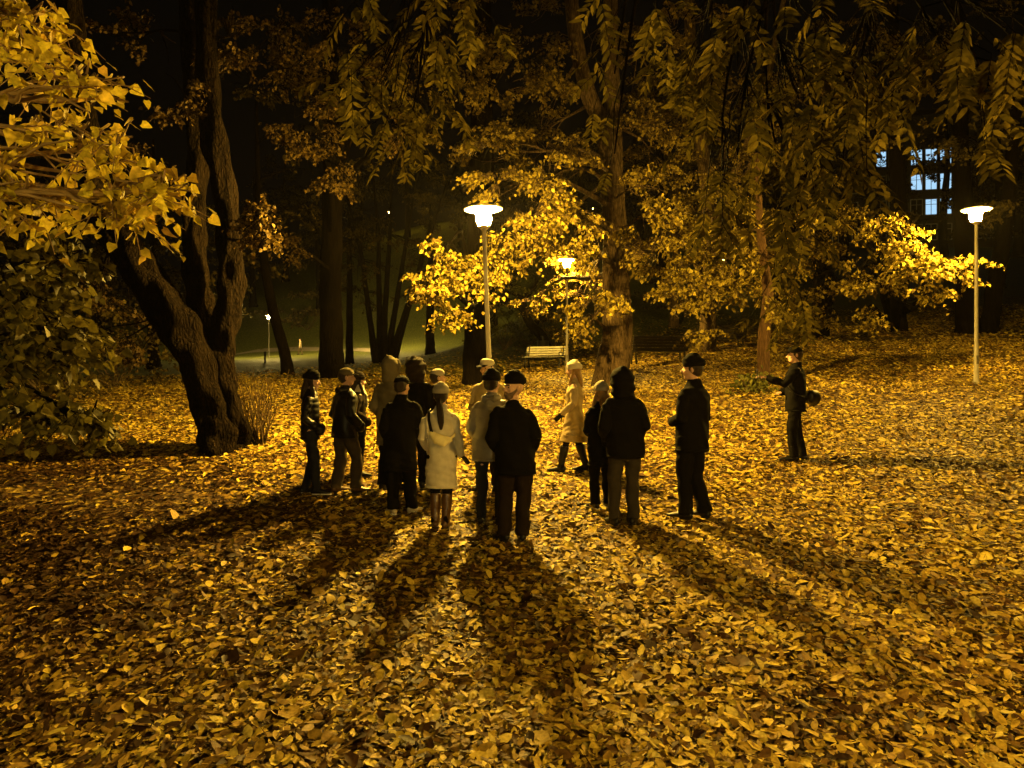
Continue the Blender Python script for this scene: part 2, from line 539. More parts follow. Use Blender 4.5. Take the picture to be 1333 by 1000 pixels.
def rotx(a):
    c, s_ = math.cos(a), math.sin(a)
    return np.array([[1, 0, 0], [0, c, -s_], [0, s_, c]])


def make_person(label, px, fy, hy, face, group='people gathered on the fallen leaves', Y=None, head=0, nod=0, arms=('pocket', 'pocket'),
                feet=((-.11, 0, 8), (.11, .02, -8)), jacket=M_BLACK, hem=.78, bulk=1.0, flare=0.0, style='plain', trousers=M_NAVY,
                leg=1.0, shoe=M_BLACK_NY, sole=None, hat='beanie', hatm=M_BLACK, hair=None, hairm=M_HAIRD, gloves=False,
                skirt=None, boots=None, lean=0.0, eyes=False, beard=False, scarf=None, vox=.011, collar=True, stoop=0.0, seed=0, brimm=None,
                backhood=None, fv=.0068, sway=None):
    if sway is None: sway = .032 * math.sin(seed * 2.39)
    loc = (at(px, fy) if Y is None else on_ground(px, Y)) + np.array([0, 0, .012])
    lo, hi = 1.0, 2.4
    for _ in range(30):
        h = (lo + hi) / 2
        if proj_y(loc + np.array([0, 0, h])) > hy: lo = h
        else: hi = h
    extra = {'beanie': .03, 'cap': .02, 'hood': .035, 'beret': .03, 'none': .0, 'flat': .02, 'furhood': .05}[hat]
    H = h - extra - .027
    k = H / 1.75
    root = empty('person', loc, rad(face), label, 'person', group)
    root.scale = (k, k, k)
    hc = np.array([0, .012 + stoop, 1.635 - stoop * .15])
    HR = rotz(rad(head)) @ rotx(rad(-nod))
    nk = np.array([0, -.005 + stoop * .5, 1.50 - stoop * .1])

    def hp(v):
        return (nk + np.array([0, .017, 0]) + HR @ (np.array(v, float) * HEADS)).view(HP)   # v relative to the neck top
    Z = .135 - stoop * .05                                                     # head centre above the neck

    # joints
    J = {}
    for s_, ft, am in ((-1, feet[0], arms[0]), (1, feet[1], arms[1])):
        an = np.array([ft[0], ft[1] - .03, .085 + (ft[3] if len(ft) > 3 else 0)]); hip = np.array([s_ * .092 + sway, 0, .93 + s_ * sway * .25])
        kn = lerp(an, hip, .5) + np.array([0, .03 + .045 * max(0, -s_ * sway / .03), 0]); kn[2] = .49 + (ft[3] if len(ft) > 3 else 0) * .5
        if len(ft) > 4: kn[1] += ft[4]
        e, w, hd = ARM[am]
        J[s_] = (hip, kn, an, ft[2], np.array([s_ * .160, stoop * .5, 1.405 - s_ * sway * .35]), np.array([s_ * e[0], e[1] + stoop * .3, e[2]]),
                 np.array([s_ * w[0], w[1] + stoop * .3, w[2]]), np.array([s_ * hd[0], hd[1], hd[2]]), am)

    # body: one continuous surface
    b = MB()
    b.tube([(sway, 0, .90), (sway, 0, 1.0), (sway * .6, .0, 1.1), (0, stoop * .3, 1.27), (0, stoop * .5, 1.38), (0, stoop * .5, 1.45)],
           [(.145, .10), (.145, .10), (.13, .09), (.155, .105), (.155, .095), (.08, .07)])
    b.tube([(0, stoop * .5 - .01, 1.42), nk, hp((0, .0, .05))], [.060, .056, .056])
    b.ball(hp((0, -.005, Z + .022)), (.074, .093, .092), HR)
    b.ball(hp((0, .02, Z - .012)), (.066, .078, .088), HR)
    b.ball(hp((0, .048, Z - .072)), (.044, .040, .036), HR)
    b.ball(hp((0, .076, Z + .026)), (.050, .018, .012), HR)
    b.tube([hp((0, .086, Z + .02)), hp((0, .104, Z - .012)), hp((0, .108, Z - .024))], [.009, .013, .015], n=8)
    b.ball(hp((.012, .100, Z - .028)), .009, nu=8, nv=6); b.ball(hp((-.012, .100, Z - .028)), .009, nu=8, nv=6)
    b.ball(hp((0, .088, Z - .050)), (.023, .010, .0055), HR); b.ball(hp((0, .086, Z - .060)), (.019, .010, .0065), HR)
    for s_ in (-1, 1):
        b.ball(hp((s_ * .040, .066, Z - .022)), (.020, .018, .018), HR)
        b.ball(hp((s_ * .077, -.005, Z - .005)), (.009, .019, .031), HR, 10, 8)
        hip, kn, an, yaw, sh, el, wr, hd, am = J[s_]
        b.tube([hip + (0, 0, .02), lerp(hip, kn, .5), kn, lerp(kn, an, .35), an], [.082, .068, .05, .052, .036])
        fd = rotz(rad(yaw)) @ np.array([0, 1, 0])
        b.tube([an + (0, 0, -.02), an + fd * .06 + (0, 0, -.045), an + fd * .15 + (0, 0, -.06)], [.034, (.036, .026), (.036, .016)])
        b.tube([sh - (s_ * .02, 0, .01), lerp(sh, el, .5), el, lerp(el, wr, .4), wr], [.05, .043, .036, .037, .024])
        if not gloves:
            hand(b, wr, hd, -s_, (-s_ * .8, .3, 0) if abs(hd[2]) > .5 else (0, 0, -1), curl=.45)
    b.remeshed('body', M_SKIN, root, fv, 2)
    if gloves:
        for s_ in (-1, 1):
            g = MB(); wr, hd = J[s_][6], J[s_][7]
            hand(g, wr, hd, -s_, (-s_ * .8, .3, 0) if abs(hd[2]) > .5 else (0, 0, -1), inf=.003, curl=.4)
            g.remeshed('glove', M_GLOVE, root, .007, 1)

    # trousers
    t = MB()
    t.tube([(sway, 0, .84), (sway, 0, .93), (sway, 0, 1.04)], [(.165, .125), (.172, .128), (.15, .115)])
    for s_ in (-1, 1):
        hip, kn, an, yaw = J[s_][:4]
        r0, r1, r2 = .105 * leg, .078 * leg, .070 * leg
        if boots: r1, r2 = .062, .05
        t.tube([hip - (0, 0, .02), lerp(hip, kn, .5), kn, lerp(kn, an, .5), an + (0, -.005, -.01)],
               [r0, (r0 + r1) / 2, r1, lerp(r1, r2, .6), r2], cap=.2)
    t.remeshed('trousers', trousers, root, vox, 3, folds(.0085, 24, seed))
    # shoes / boots
    for s_ in (-1, 1):
        hip, kn, an, yaw = J[s_][:4]
        fd = rotz(rad(yaw)) @ np.array([0, 1, 0]); sd = rotz(rad(yaw)) @ np.array([1, 0, 0])
        up = an[2] - .085
        heel = np.array([an[0], an[1], 0]) - fd * .05
        s1 = MB()
        s1.tube([heel + fd * .0 + (0, 0, .055 + up), heel + fd * .09 + (0, 0, .055 + up * .8), heel + fd * .17 + (0, 0, .042 + up * .6), heel + fd * .255 + (0, 0, .034 + up * .5)],
                [(.037, .045), (.040, .046), (.047, .034), (.036, .022)], side=sd)
        s1.tube([an + (0, 0, -.01), an + (0, 0, .03)], [.047, .047])
        if boots:
            top = lerp(an, kn, .84)
            s1.tube([an, lerp(an, top, .35), lerp(an, top, .7), top], [.054, .060, .070, .074], cap=.05)
        o = s1.remeshed('boot' if boots else 'shoe', boots or shoe, root, .009, 2, folds(.003 if boots else .0015, 30, seed + s_))
        s2 = MB()
        zz = .014
        s2.tube([heel + (0, 0, zz + up), heel + fd * .09 + (0, 0, zz + up * .8), heel + fd * .17 + (0, 0, zz + up * .55), heel + fd * .265 + (0, 0, zz + up * .45)],
                [(.040, .014), (.041, .013), (.051, .013), (.034, .012)], side=sd, n=18)
        s2.build('sole', sole or M_BLACK_NY, o)
    # skirt
    if skirt:
        k_ = MB(); k_.tube([(0, 0, .50), (0, 0, .62), (0, 0, .8), (0, 0, .95)], [(.225, .25), (.215, .215), (.18, .15), (.17, .13)], n=28, cap=.03)
        k_.remeshed('skirt', skirt, root, .012, 2, folds(.006, 4, seed))
    # jacket
    j = MB(); B = bulk
    zs = [hem, hem + (1.0 - hem) * .5, 1.0, 1.12, 1.27, 1.37, 1.435, 1.49]
    B = 1.03 + (B - 1) * .9
    rs = [(.182 * B + flare, .145 * B + flare * .9), (.184 * B + flare * .5, .147 * B + flare * .45), (.182 * B, .142 * B), (.172 * B, .135 * B), (.184 * B, .140 * B), (.180 * B, .125 * B),
          (.140, .105), (.080, .080)]
    cs = [(sway, lean * .3, zs[0]), (sway, lean * .2, zs[1])] + [(sway * f_, stoop * .5 * q, z) for z, q, f_ in zip(zs[2:], (0, .2, .6, .9, 1, 1), (.9, .6, .2, 0, 0, 0))]
    j.tube(cs, rs, n=28, cap=.04)
    for s_ in (-1, 1):
        sh, el, wr = J[s_][4:7]
        off = .0
        j.tube([sh - np.array([s_ * .03, 0, .01]), lerp(sh, el, .25) + (0, 0, .006), lerp(sh, el, .6), el, lerp(el, wr, .5), lerp(el, wr, .93)],
               [.060 * B, .066 * B, .064 * B, .060 * B, .056 * B, .050 * B], cap=.6)
        if J[s_][8] == 'pocket':
            j.ball(wr + J[s_][7] * .06, (.064, .064, .085))
    if collar:
        j.tube([nk + (0, -.005, -.05), nk + (0, 0, .012 if beard else .036)], [(.088, .085), (.076, .076)], cap=.15)
    if style == 'puffer': dsp = puff(.010, .085)
    elif style == 'puffer2': dsp = puff(.011, .125)
    else: dsp = folds(.0095 if hem > .7 else .0100, 15, seed)
    jn = 'coat' if hem < .74 else 'jacket'
    jo = j.remeshed(jn, jacket, root, vox, 4, dsp)
    hm = MB()
    hm.tube([(cs[0][0], cs[0][1], hem - .012), (cs[0][0], cs[0][1], hem + .02)], [(rs[0][0] + .004, rs[0][1] + .004)] * 2, n=36, cap=0)
    hm.build('hem', jacket, jo)
    if scarf:
        s_ = MB(); s_.tube([hp((0, .0, -.045)), hp((0, .005, -.01)), hp((0, .01, .035))], [(.095, .09), (.10, .098), (.085, .082)])
        s_.tube([hp((.02, .09, -.03)), hp((.03, .12, -.12)), hp((.03, .13, -.26))], [(.045, .02), (.05, .02), (.045, .012)])
        s_.remeshed('scarf', scarf, root, .010, 1, folds(.006, 50, seed))
    if backhood:
        s_ = MB(); s_.tube([nk + (-.09, -.02, -.02), nk + (-.05, -.09, -.03), nk + (.05, -.09, -.03), nk + (.09, -.02, -.02)], [.035, .055, .055, .035])
        s_.remeshed('folded_hood', backhood, root, .011, 2, folds(.006, 40, seed))
    # head wear
    Z0 = Z; Z = Z + (.020 if beard else 0)
    h_ = MB()
    if hat == 'beanie':
        h_.tube([hp((0, -.006, Z + .052)), hp((0, -.010, Z + .092)), hp((0, -.018, Z + .130)), hp((0, -.026, Z + .155))],
                [(.094, .112), (.093, .110), (.072, .084), (.036, .040)], side=HR @ np.array([1, 0, 0]), n=24, cap=.4)
        ho = h_.remeshed('hat', hatm, root, .008, 2, folds(.003, 60, seed))
        c_ = MB(); c_.tube([hp((0, -.016, Z + .038)), hp((0, -.012, Z + .082))], [(.094, .113), (.095, .112)], side=HR @ np.array([1, 0, 0]), n=28, cap=.2)
        c_.build('cuff', hatm, ho)
    elif hat in ('cap', 'flat'):
        top = .125 if hat == 'cap' else .112
        h_.tube([hp((0, -.004, Z + .035)), hp((0, -.004, Z + .07)), hp((0, -.006, Z + .105)), hp((0, -.008, Z + top))],
                [(.083, .102), (.083, .101), (.066, .082), (.03, .04)], side=HR @ np.array([1, 0, 0]), n=24, cap=.3)
        ho = h_.remeshed('hat', hatm, root, .008, 2, folds(.0015, 40, seed))
        c_ = MB(); c_.tube([hp((0, .075, Z + .044)), hp((0, .13, Z + .040)), hp((0, .172, Z + .030))], [(.075, .007), (.070, .006), (.040, .005)], side=HR @ np.array([1, 0, 0]), n=20)
        c_.build('brim', brimm or hatm, ho)
    elif hat in ('hood', 'furhood'):
        q = 1.0 if hat == 'hood' else 1.16
        h_.tube([hp((0, -.02, -.03)), hp((0, -.022, Z - .03)), hp((0, -.025, Z + .04)), hp((0, -.028, Z + .10)), hp((0, -.03, Z + .135))],
                [(.10 * q, .10 * q), (.105 * q, .108 * q), (.108 * q, .112 * q), (.085 * q, .09 * q), (.04 * q, .045 * q)], side=HR @ np.array([1, 0, 0]), n=24, cap=.4)
        ho = h_.remeshed('hood', hatm, root, .009, 2, folds(.006 if q < 1.1 else .012, 30 if q < 1.1 else 55, seed))
        c_ = MB()
        ring = [hp((math.sin(a) * .088 * q, .060, Z + .002 + math.cos(a) * .100 * q)) for a in np.linspace(-2.5, 2.5, 16)]
        c_.tube(ring, [.020 * q] * 16, n=10)
        c_.build('hood_rim', hatm, ho)
    elif hat == 'beret':
        h_.tube([hp((0, -.01, Z + .035)), hp((0, -.015, Z + .075)), hp((0, -.02, Z + .115)), hp((.01, -.02, Z + .14))],
                [(.088, .104), (.120, .130), (.105, .115), (.04, .045)], side=HR @ np.array([1, 0, 0]), n=24, cap=.4)
        h_.remeshed('hat', hatm, root, .009, 2, folds(.005, 40, seed))
    Z = Z0
    if hair:
        q = MB()
        q.ball(hp((0, -.022, Z + .02)), (.084, .090, .092), HR)
        if hair == 'short': q.ball(hp((0, -.05, Z - .03)), (.068, .045, .045), HR)
        if hair == 'long':
            q.tube([hp((0, -.06, Z - .02)), hp((0, -.09, Z - .12)), hp((0, -.11, Z - .22))], [(.075, .05), (.085, .045), (.06, .03)])
            for s_ in (-1, 1):
                q.tube([hp((s_ * .075, .0, Z + .0)), hp((s_ * .085, .03, Z - .1)), hp((s_ * .09, .06, Z - .2))], [.022, .028, .02])
        if hair == 'pony':
            q.ball(hp((0, -.05, Z - .03)), (.066, .05, .05), HR)
            q.tube([hp((0, -.085, Z - .035)), hp((0, -.125, Z - .09)), hp((.012, -.135, Z - .18)), hp((.02, -.140, Z - .29)), hp((.02, -.135, Z - .37))],
                   [.026, (.036, .03), (.040, .028), (.036, .022), (.018, .012)])
        q.remeshed('hair', hairm, root, .008, 1, folds(.003, 8, seed))
    if eyes:
        for s_ in (-1, 1):
            q = MB(); q.ball(hp((s_ * .030, .0825, Z + .004)), (.0125, .006, .0065), HR, 10, 8)
            q.build('eye', M_EYE, root)
            q = MB(); q.tube([hp((s_ * .014, .0945, Z + .024)), hp((s_ * .030, .0925, Z + .029)), hp((s_ * .048, .082, Z + .023))], [.004, .005, .003], n=6)
            q.build('eyebrow', M_HAIRD, root)
    if beard:
        q = MB()
        q.ball(hp((0, .050, Z - .082)), (.050, .044, .036), HR)
        for s_ in (-1, 1): q.tube([hp((s_ * .022, .085, Z - .07)), hp((s_ * .058, .045, Z - .055)), hp((s_ * .071, .01, Z - .012))], [.014, .017, .010])
        q.tube([hp((-.028, .088, Z - .050)), hp((0, .099, Z - .040)), hp((.028, .088, Z - .050))], [.007, .009, .007], n=8)
        q.remeshed('beard', M_BEARD, root, .006, 1, folds(.002, 90, seed))
    return root, k


def local(root, k, v):
    return Matrix.Translation(root.location) @ Matrix.Rotation(root.rotation_euler[2], 4, 'Z') @ Matrix.Scale(k, 4) @ Vector(v)


def worn(name, root, k, label, cat):
    o = empty(name, root.location, root.rotation_euler[2], label, cat)
    o.scale = (k, k, k)
    return o


# left pair
make_person('woman in a shiny black quilted jacket and black beanie, leftmost of the gathering', 404, 645, 482, -80,
            jacket=M_BLACK_NY, style='puffer', hem=.82, bulk=.9, trousers=M_NAVY, leg=.9, shoe=M_BLACK_NY, sole=M_SOLE, hat='beanie', hair='long', head=-6, eyes=True,
            feet=((-.09, -.05, 5), (.09, .12, -8)), seed=1, nod=4)
make_person('man in an olive baseball cap, black jacket and brown trousers, second from the left', 450, 643, 478, -48,
            jacket=M_BLACK_NY, hem=.80, bulk=1.16, trousers=M_TROUSER, leg=1.12, shoe=M_BOOT, hat='cap', hatm=M_KHAKI, brimm=M_DKBROWN, hair='short', hairm=M_HAIRD,
            feet=((-.10, -.06, 5), (.12, .13, -10)), head=-28, backhood=M_BLACK_NY, seed=2)
make_person('person with a pale scarf mostly hidden behind the man in the olive cap', 466, 622, 484, -70, jacket=M_DKBROWN, hem=.72, bulk=.92, scarf=M_CREAM2,
            hat='beanie', hatm=M_DKBROWN, hair='long', eyes=True, trousers=M_BLACK, shoe=M_BLACK_NY, seed=3, vox=.014, fv=.0085)
# middle cluster
make_person('person in a khaki coat with its hood up, behind the man in long black coat', 509, 640, 463, -20, jacket=M_KHAKI, hem=.62, bulk=1.08,
            hat='hood', hatm=M_KHAKI, trousers=M_BLACK, shoe=M_BLACK_NY, seed=4, vox=.013, fv=.0085, head=-25)
make_person('tall person in black with a bulky dark hood up, back of the middle cluster', 541, 636, 462, -10, jacket=M_BLACK, hem=.74, bulk=1.1,
            hat='furhood', hatm=M_DKBROWN, trousers=M_BLACK, shoe=M_BLACK_NY, seed=5, vox=.013, fv=.0085)
make_person('person in pale dark-brimmed cap facing right, behind the woman in the cream coat', 569, 636, 479, -60, jacket=M_DKBROWN, hem=.72, bulk=1.0,
            hat='cap', hatm=M_GREYKNIT, brimm=M_BLACK, hair='short', trousers=M_BLACK, shoe=M_BLACK_NY, head=-15, eyes=True, seed=6, vox=.013, fv=.0085)
make_person('man seen from behind in a knee-length black coat and dark cap with pale shoes', 523, 672, 488, 8, jacket=M_BLACK, hem=.58, bulk=1.12, flare=.02,
            hat='cap', hatm=M_BLACK, hair='short', trousers=M_BLACK, leg=1.12, shoe=M_SHOEW, sole=M_SOLE, head=-40, feet=((-.11, 0, 20), (.13, .08, -40)), seed=7, arms=('pocket', 'pocket'))
wr, wk = make_person('woman seen from behind in a cream coat, grey knit beanie, ponytail and brown knee boots', 574, 690, 499, -4, jacket=M_CREAM, hem=.52, bulk=.93, flare=.03,
            hat='beanie', hatm=M_GREYKNIT, hair='pony', trousers=M_BLACK, boots=M_BOOT, gloves=True, arms=('pocket', 'out'), feet=((-.065, 0, 8), (.065, -.03, -10)), seed=8, vox=.009)
make_person('person in beige coat and pale cap facing us behind the man in grey quilted jacket', 636, 640, 465, 165, jacket=M_BEIGE, hem=.70, bulk=1.0,
            hat='flat', hatm=M_CREAM2, brimm=M_BLACK, trousers=M_DKBROWN, shoe=M_BLACK_NY, head=-20, nod=8, eyes=True, hair='short', seed=9, vox=.013, arms=('pocket', 'front'))
make_person('man from behind in a grey quilted jacket, half hidden by the bearded man', 640, 684, 482, -14, jacket=M_GREYPUF, style='puffer2', hem=.76, bulk=1.1,
            hat='beanie', hatm=M_BLACK, hair='short', trousers=M_NAVY, leg=.86, shoe=M_BLACK_NY, backhood=M_GREYPUF, head=-10, seed=10, feet=((-.12, 0, 8), (.10, .03, -8)))
make_person('bearded man in black jacket and black beanie, his face turned back towards us', 668, 706, 487, 0, jacket=M_BLACK, hem=.74, bulk=1.17,
            hat='beanie', hatm=M_BLACK, trousers=M_DKBROWN, leg=1.1, shoe=M_BLACK_NY, head=122, nod=-4, eyes=True, beard=True, seed=11,
            feet=((-.10, 0, 30), (.10, .02, 5)), fv=.0058, vox=.010)
make_person('woman in a cream beanie, beige coat and black boots stepping to the left', 748, 616, 470, 82, jacket=M_BEIGE, hem=.60, bulk=.95, flare=.06,
            hat='beanie', hatm=M_CREAM2, hair='long', hairm=M_HAIRB, trousers=M_BLACK, skirt=M_BEIGE, boots=M_BLACK_NY, gloves=True, arms=('swing', 'pocket'), sway=0, eyes=True,
            feet=((-.07, .25, 0), (.07, -.15, 0, .02)), seed=12)
make_person('short woman in a black coat and grey beanie close beside a taller person in black', 783, 664, 497, 18, jacket=M_BLACK, hem=.62, bulk=1.02,
            hat='beanie', hatm=M_GREYKNIT, hair='long', hairm=M_HAIRB, trousers=M_BLACK, shoe=M_BLACK_NY, sole=M_SOLE, head=12, seed=13, arms=('front', 'pocket'))
make_person('tall person seen from behind with a black puffy hood, black jacket and grey-brown trousers', 811, 686, 475, 4, jacket=M_BLACK, hem=.78, bulk=1.16,
            hat='furhood', hatm=M_BLACK, trousers=M_GREYTR, leg=1.0, shoe=M_BLACK_NY, seed=14, feet=((-.11, 0, 18), (.11, .02, -22)), scarf=M_BLACK)
mr_, mk_ = make_person("man all in black with a black beanie, standing alone at the group's right end", 903, 678, 463, 42, jacket=M_BLACK, hem=.76, bulk=1.12,
            hat='beanie', hatm=M_BLACK, hair='short', trousers=M_BLACK, leg=1.12, shoe=M_BLACK_NY, head=26, seed=15, feet=((-.12, .05, 10), (.12, -.03, -12)), arms=('front', 'front'))
pr, pk = make_person('man in a dark jacket and cap standing apart on the right, holding a phone out', 1036, 602, 450, 78, jacket=M_BLACK, hem=.78, bulk=1.05,
            hat='cap', hatm=M_BLACK, trousers=M_BLACK, leg=1.0, shoe=M_BLACK_NY, head=8, seed=16, feet=((-.08, .07, 5), (.09, -.08, -10)), arms=('reach', 'front'), eyes=True, hair='short')
make_person('tiny figure in a pale top walking on the far lit lawn at left', 391, 462, 441, 100, jacket=M_BEIGE, hem=.8, bulk=1.0, hat='none', hair='short',
            trousers=M_TROUSER, shoe=M_BLACK_NY, group='people far off', seed=17, vox=.03, fv=.012, feet=((-.08, .2, 0), (.08, -.2, 0)), arms=('down', 'down'))
# reflective strip on the lone man's cuff
# belongings
bag = worn('crossbody_bag', wr, wk, 'cream crossbody bag worn on the back of the woman in the cream coat', 'bag')
q = MB(); q.tube([(-.10, -.175, 1.20), (-.02, -.20, 1.13), (.07, -.195, 1.10), (.15, -.16, 1.12)], [(.03, .022), (.068, .035), (.072, .038), (.03, .02)], side=(.2, 0, 1))
q.remeshed('pouch', M_BAGC, bag, .009, 2, folds(.003, 40))
q = MB(); q.tube([(-.15, .06, 1.48), (-.145, -.05, 1.47), (-.13, -.135, 1.36), (-.10, -.172, 1.25), (-.08, -.19, 1.20)], [(.02, .005)] * 5, side=(1, 0, .6), n=10)
q.build('strap', M_BLACK_NY, bag)
q = MB(); q.tube([(.14, -.165, 1.12), (.19, -.11, 1.17), (.20, .0, 1.22)], [(.018, .005)] * 3, side=(0, 0, 1), n=10)
q.build('strap', M_BAGC, bag)
sb = worn('shoulder_bag', pr, pk, 'black shoulder bag hanging behind the man holding the phone', 'bag')
q = MB(); q.tube([(-.17, -.20, 1.0), (-.05, -.27, .985), (.1, -.27, .985), (.2, -.2, 1.0)], [(.10, .06), (.125, .085), (.125, .085), (.10, .06)], side=(0, 0, 1))
q.remeshed('pouch', M_BLACK_NY, sb, .012, 2, folds(.005, 20))
q = MB(); q.tube([(.08, -.22, 1.08), (.14, -.14, 1.3), (.14, -.03, 1.47), (.08, .1, 1.42), (-.08, .155, 1.2), (-.19, .04, 1.05), (-.19, -.1, 1.0)], [(.02, .006)] * 7, side=(1, 0, 0), n=8)
q.build('strap', M_BLACK_NY, sb)
ph = worn('phone', pr, pk, 'phone held up at arm\'s length by the man on the right', 'phone')
q = MB(); q.box((-.19, .60, 1.36), (.075, .009, .155), rotx(-.1)); q.build('case', M_BLACK_NY, ph, False, .004)
q = MB(); q.box((-.19, .5945, 1.36), (.066, .002, .14), rotx(-.1)); q.build('screen', M_EYE, ph, False)


# ================================================================== GROUND
def grid_axis(a, b, fine0, fine1, df, dc):
    v = [a]
    while v[-1] < b:
        x = v[-1]
        v.append(x + (df if fine0 <= x < fine1 else dc))
    return np.array(v)


gx = grid_axis(-100, 110, -16, 18, .35, 2.0); gy = grid_axis(-20, 160, 0, 36, .35, 1.5)
GX, GY = np.meshgrid(gx, gy)
gv = np.c_[GX.ravel(), GY.ravel(), gz(GX.ravel(), GY.ravel())]
nx = len(gx); ny = len(gy)
ii = (np.arange(ny - 1)[:, None] * nx + np.arange(nx - 1)[None, :]).ravel()
gm = np_mesh('ground', gv, [np.c_[ii, ii + 1, ii + 1 + nx, ii + nx]])
tag(link_mesh('ground', gm, ground_mat()), kind='structure')
# far footpath, a pale strip across the far lawn
pp = [np.array(at(a, b)) for a, b in ((300, 463), (335, 457), (380, 455.5), (420, 455), (470, 456), (520, 459))]
pv = []
for i, p in enumerate(pp):
    for k in range(6):
        y = p[1] - 1.6 + 3.2 * k / 5
        pv.append((p[0], y, g1(p[0], y) + .04))
pf = np.array([(i * 6 + k, (i + 1) * 6 + k, (i + 1) * 6 + k + 1, i * 6 + k + 1) for i in range(len(pp) - 1) for k in range(5)])
tag(link_mesh('path', np_mesh('path', np.array(pv), [pf]), plain('gravel path', (.26, .22, .16), .9, .2, .25, 3, .3, 30)), kind='structure')

# ------------------------------------------------------------------ leaves
T8 = np.array([(0, 0), (1, 0), (.24, .44), (.62, .40), (.24, -.44), (.62, -.40), (.33, 0), (.68, 0)])
F8 = ([(0, 4, 6), (0, 6, 2), (7, 5, 1), (7, 1, 3)], [(6, 4, 5, 7), (6, 7, 3, 2)])
T8H = np.array([(0, 0), (1.0, 0), (.06, .50), (.52, .46), (.06, -.50), (.52, -.46), (.25, 0), (.62, 0)])
T11 = np.array([(0, 0), (1, 0), (.16, .30), (.46, .48), (.78, .32), (.16, -.30), (.46, -.48), (.78, -.32), (.22, 0), (.5, 0), (.8, 0)])
T11H = np.array([(0.03, 0), (1, 0), (-.04, .34), (.26, .52), (.66, .27), (-.04, -.34), (.26, -.52), (.66, -.27), (.2, 0), (.42, 0), (.72, 0)])
F11 = ([(0, 5, 8), (0, 8, 2), (10, 7, 1), (10, 1, 4)], [(8, 5, 6, 9), (8, 9, 3, 2), (9, 6, 7, 10), (9, 10, 4, 3)])
T4 = np.array([(0, 0), (1, 0), (.42, .46), (.42, -.46)])
F4 = [(0, 3, 1), (0, 1, 2)]


def leaves_mesh(name, P, D, Nn, L, Wd, fold, curl, rnd, tmpl='8'):
    """P (n,3) stalk end, D direction, Nn rough normal"""
    n = len(P)
    D = D / np.linalg.norm(D, axis=1, keepdims=True)
    Nn = Nn - D * (Nn * D).sum(1, keepdims=True)
    Nn /= np.linalg.norm(Nn, axis=1, keepdims=True) + 1e-9
    Sd = np.cross(Nn, D)
    T = {'8': T8, 'h': T8H, '4': T4, '11': T11, '11h': T11H}[tmpl]
    x = T[None, :, 0] * L[:, None]; y = T[None, :, 1] * Wd[:, None]
    z = fold[:, None] * np.abs(y) + curl[:, None] * (T[None, :, 0] ** 2) * L[:, None]
    if tmpl == '11': y = y + (T[None, :, 0] * (1 - T[None, :, 0])) * (RNG.normal(size=(n, 1)) * .28) * L[:, None]
    if tmpl != '4':   # wavy edges
        z = z + (RNG.random((n, len(T))) - .5) * .10 * Wd[:, None]
        y = y * (1 + (RNG.random((n, len(T))) - .5) * .25)
    V = P[:, None, :] + D[:, None, :] * x[..., None] + Sd[:, None, :] * y[..., None] + Nn[:, None, :] * z[..., None]
    m = len(T)
    base = (np.arange(n) * m)[:, None, None]
    if tmpl == '4':
        faces = [(np.array(F4)[None] + base).reshape(-1, 3)]
    else:
        FF = F11 if tmpl.startswith('11') else F8
        faces = [(np.array(FF[0])[None] + base).reshape(-1, 3), (np.array(FF[1])[None] + base).reshape(-1, 4)]
    return V.reshape(-1, 3), faces, np.repeat(rnd, m)


def merge(chunks):
    V = []; R = []; F3 = []; FQ = []; off = 0
    for v, f, r in chunks:
        V.append(v); R.append(r)
        for a in f: (F3 if a.shape[1] == 3 else FQ).append(a + off)
        off += len(v)
    faces = [np.concatenate(F3)] + ([np.concatenate(FQ)] if FQ else [])
    return np.concatenate(V), faces, np.concatenate(R)


def unit(n):
    v = RNG.normal(size=(n, 3)); return v / np.linalg.norm(v, axis=1, keepdims=True)


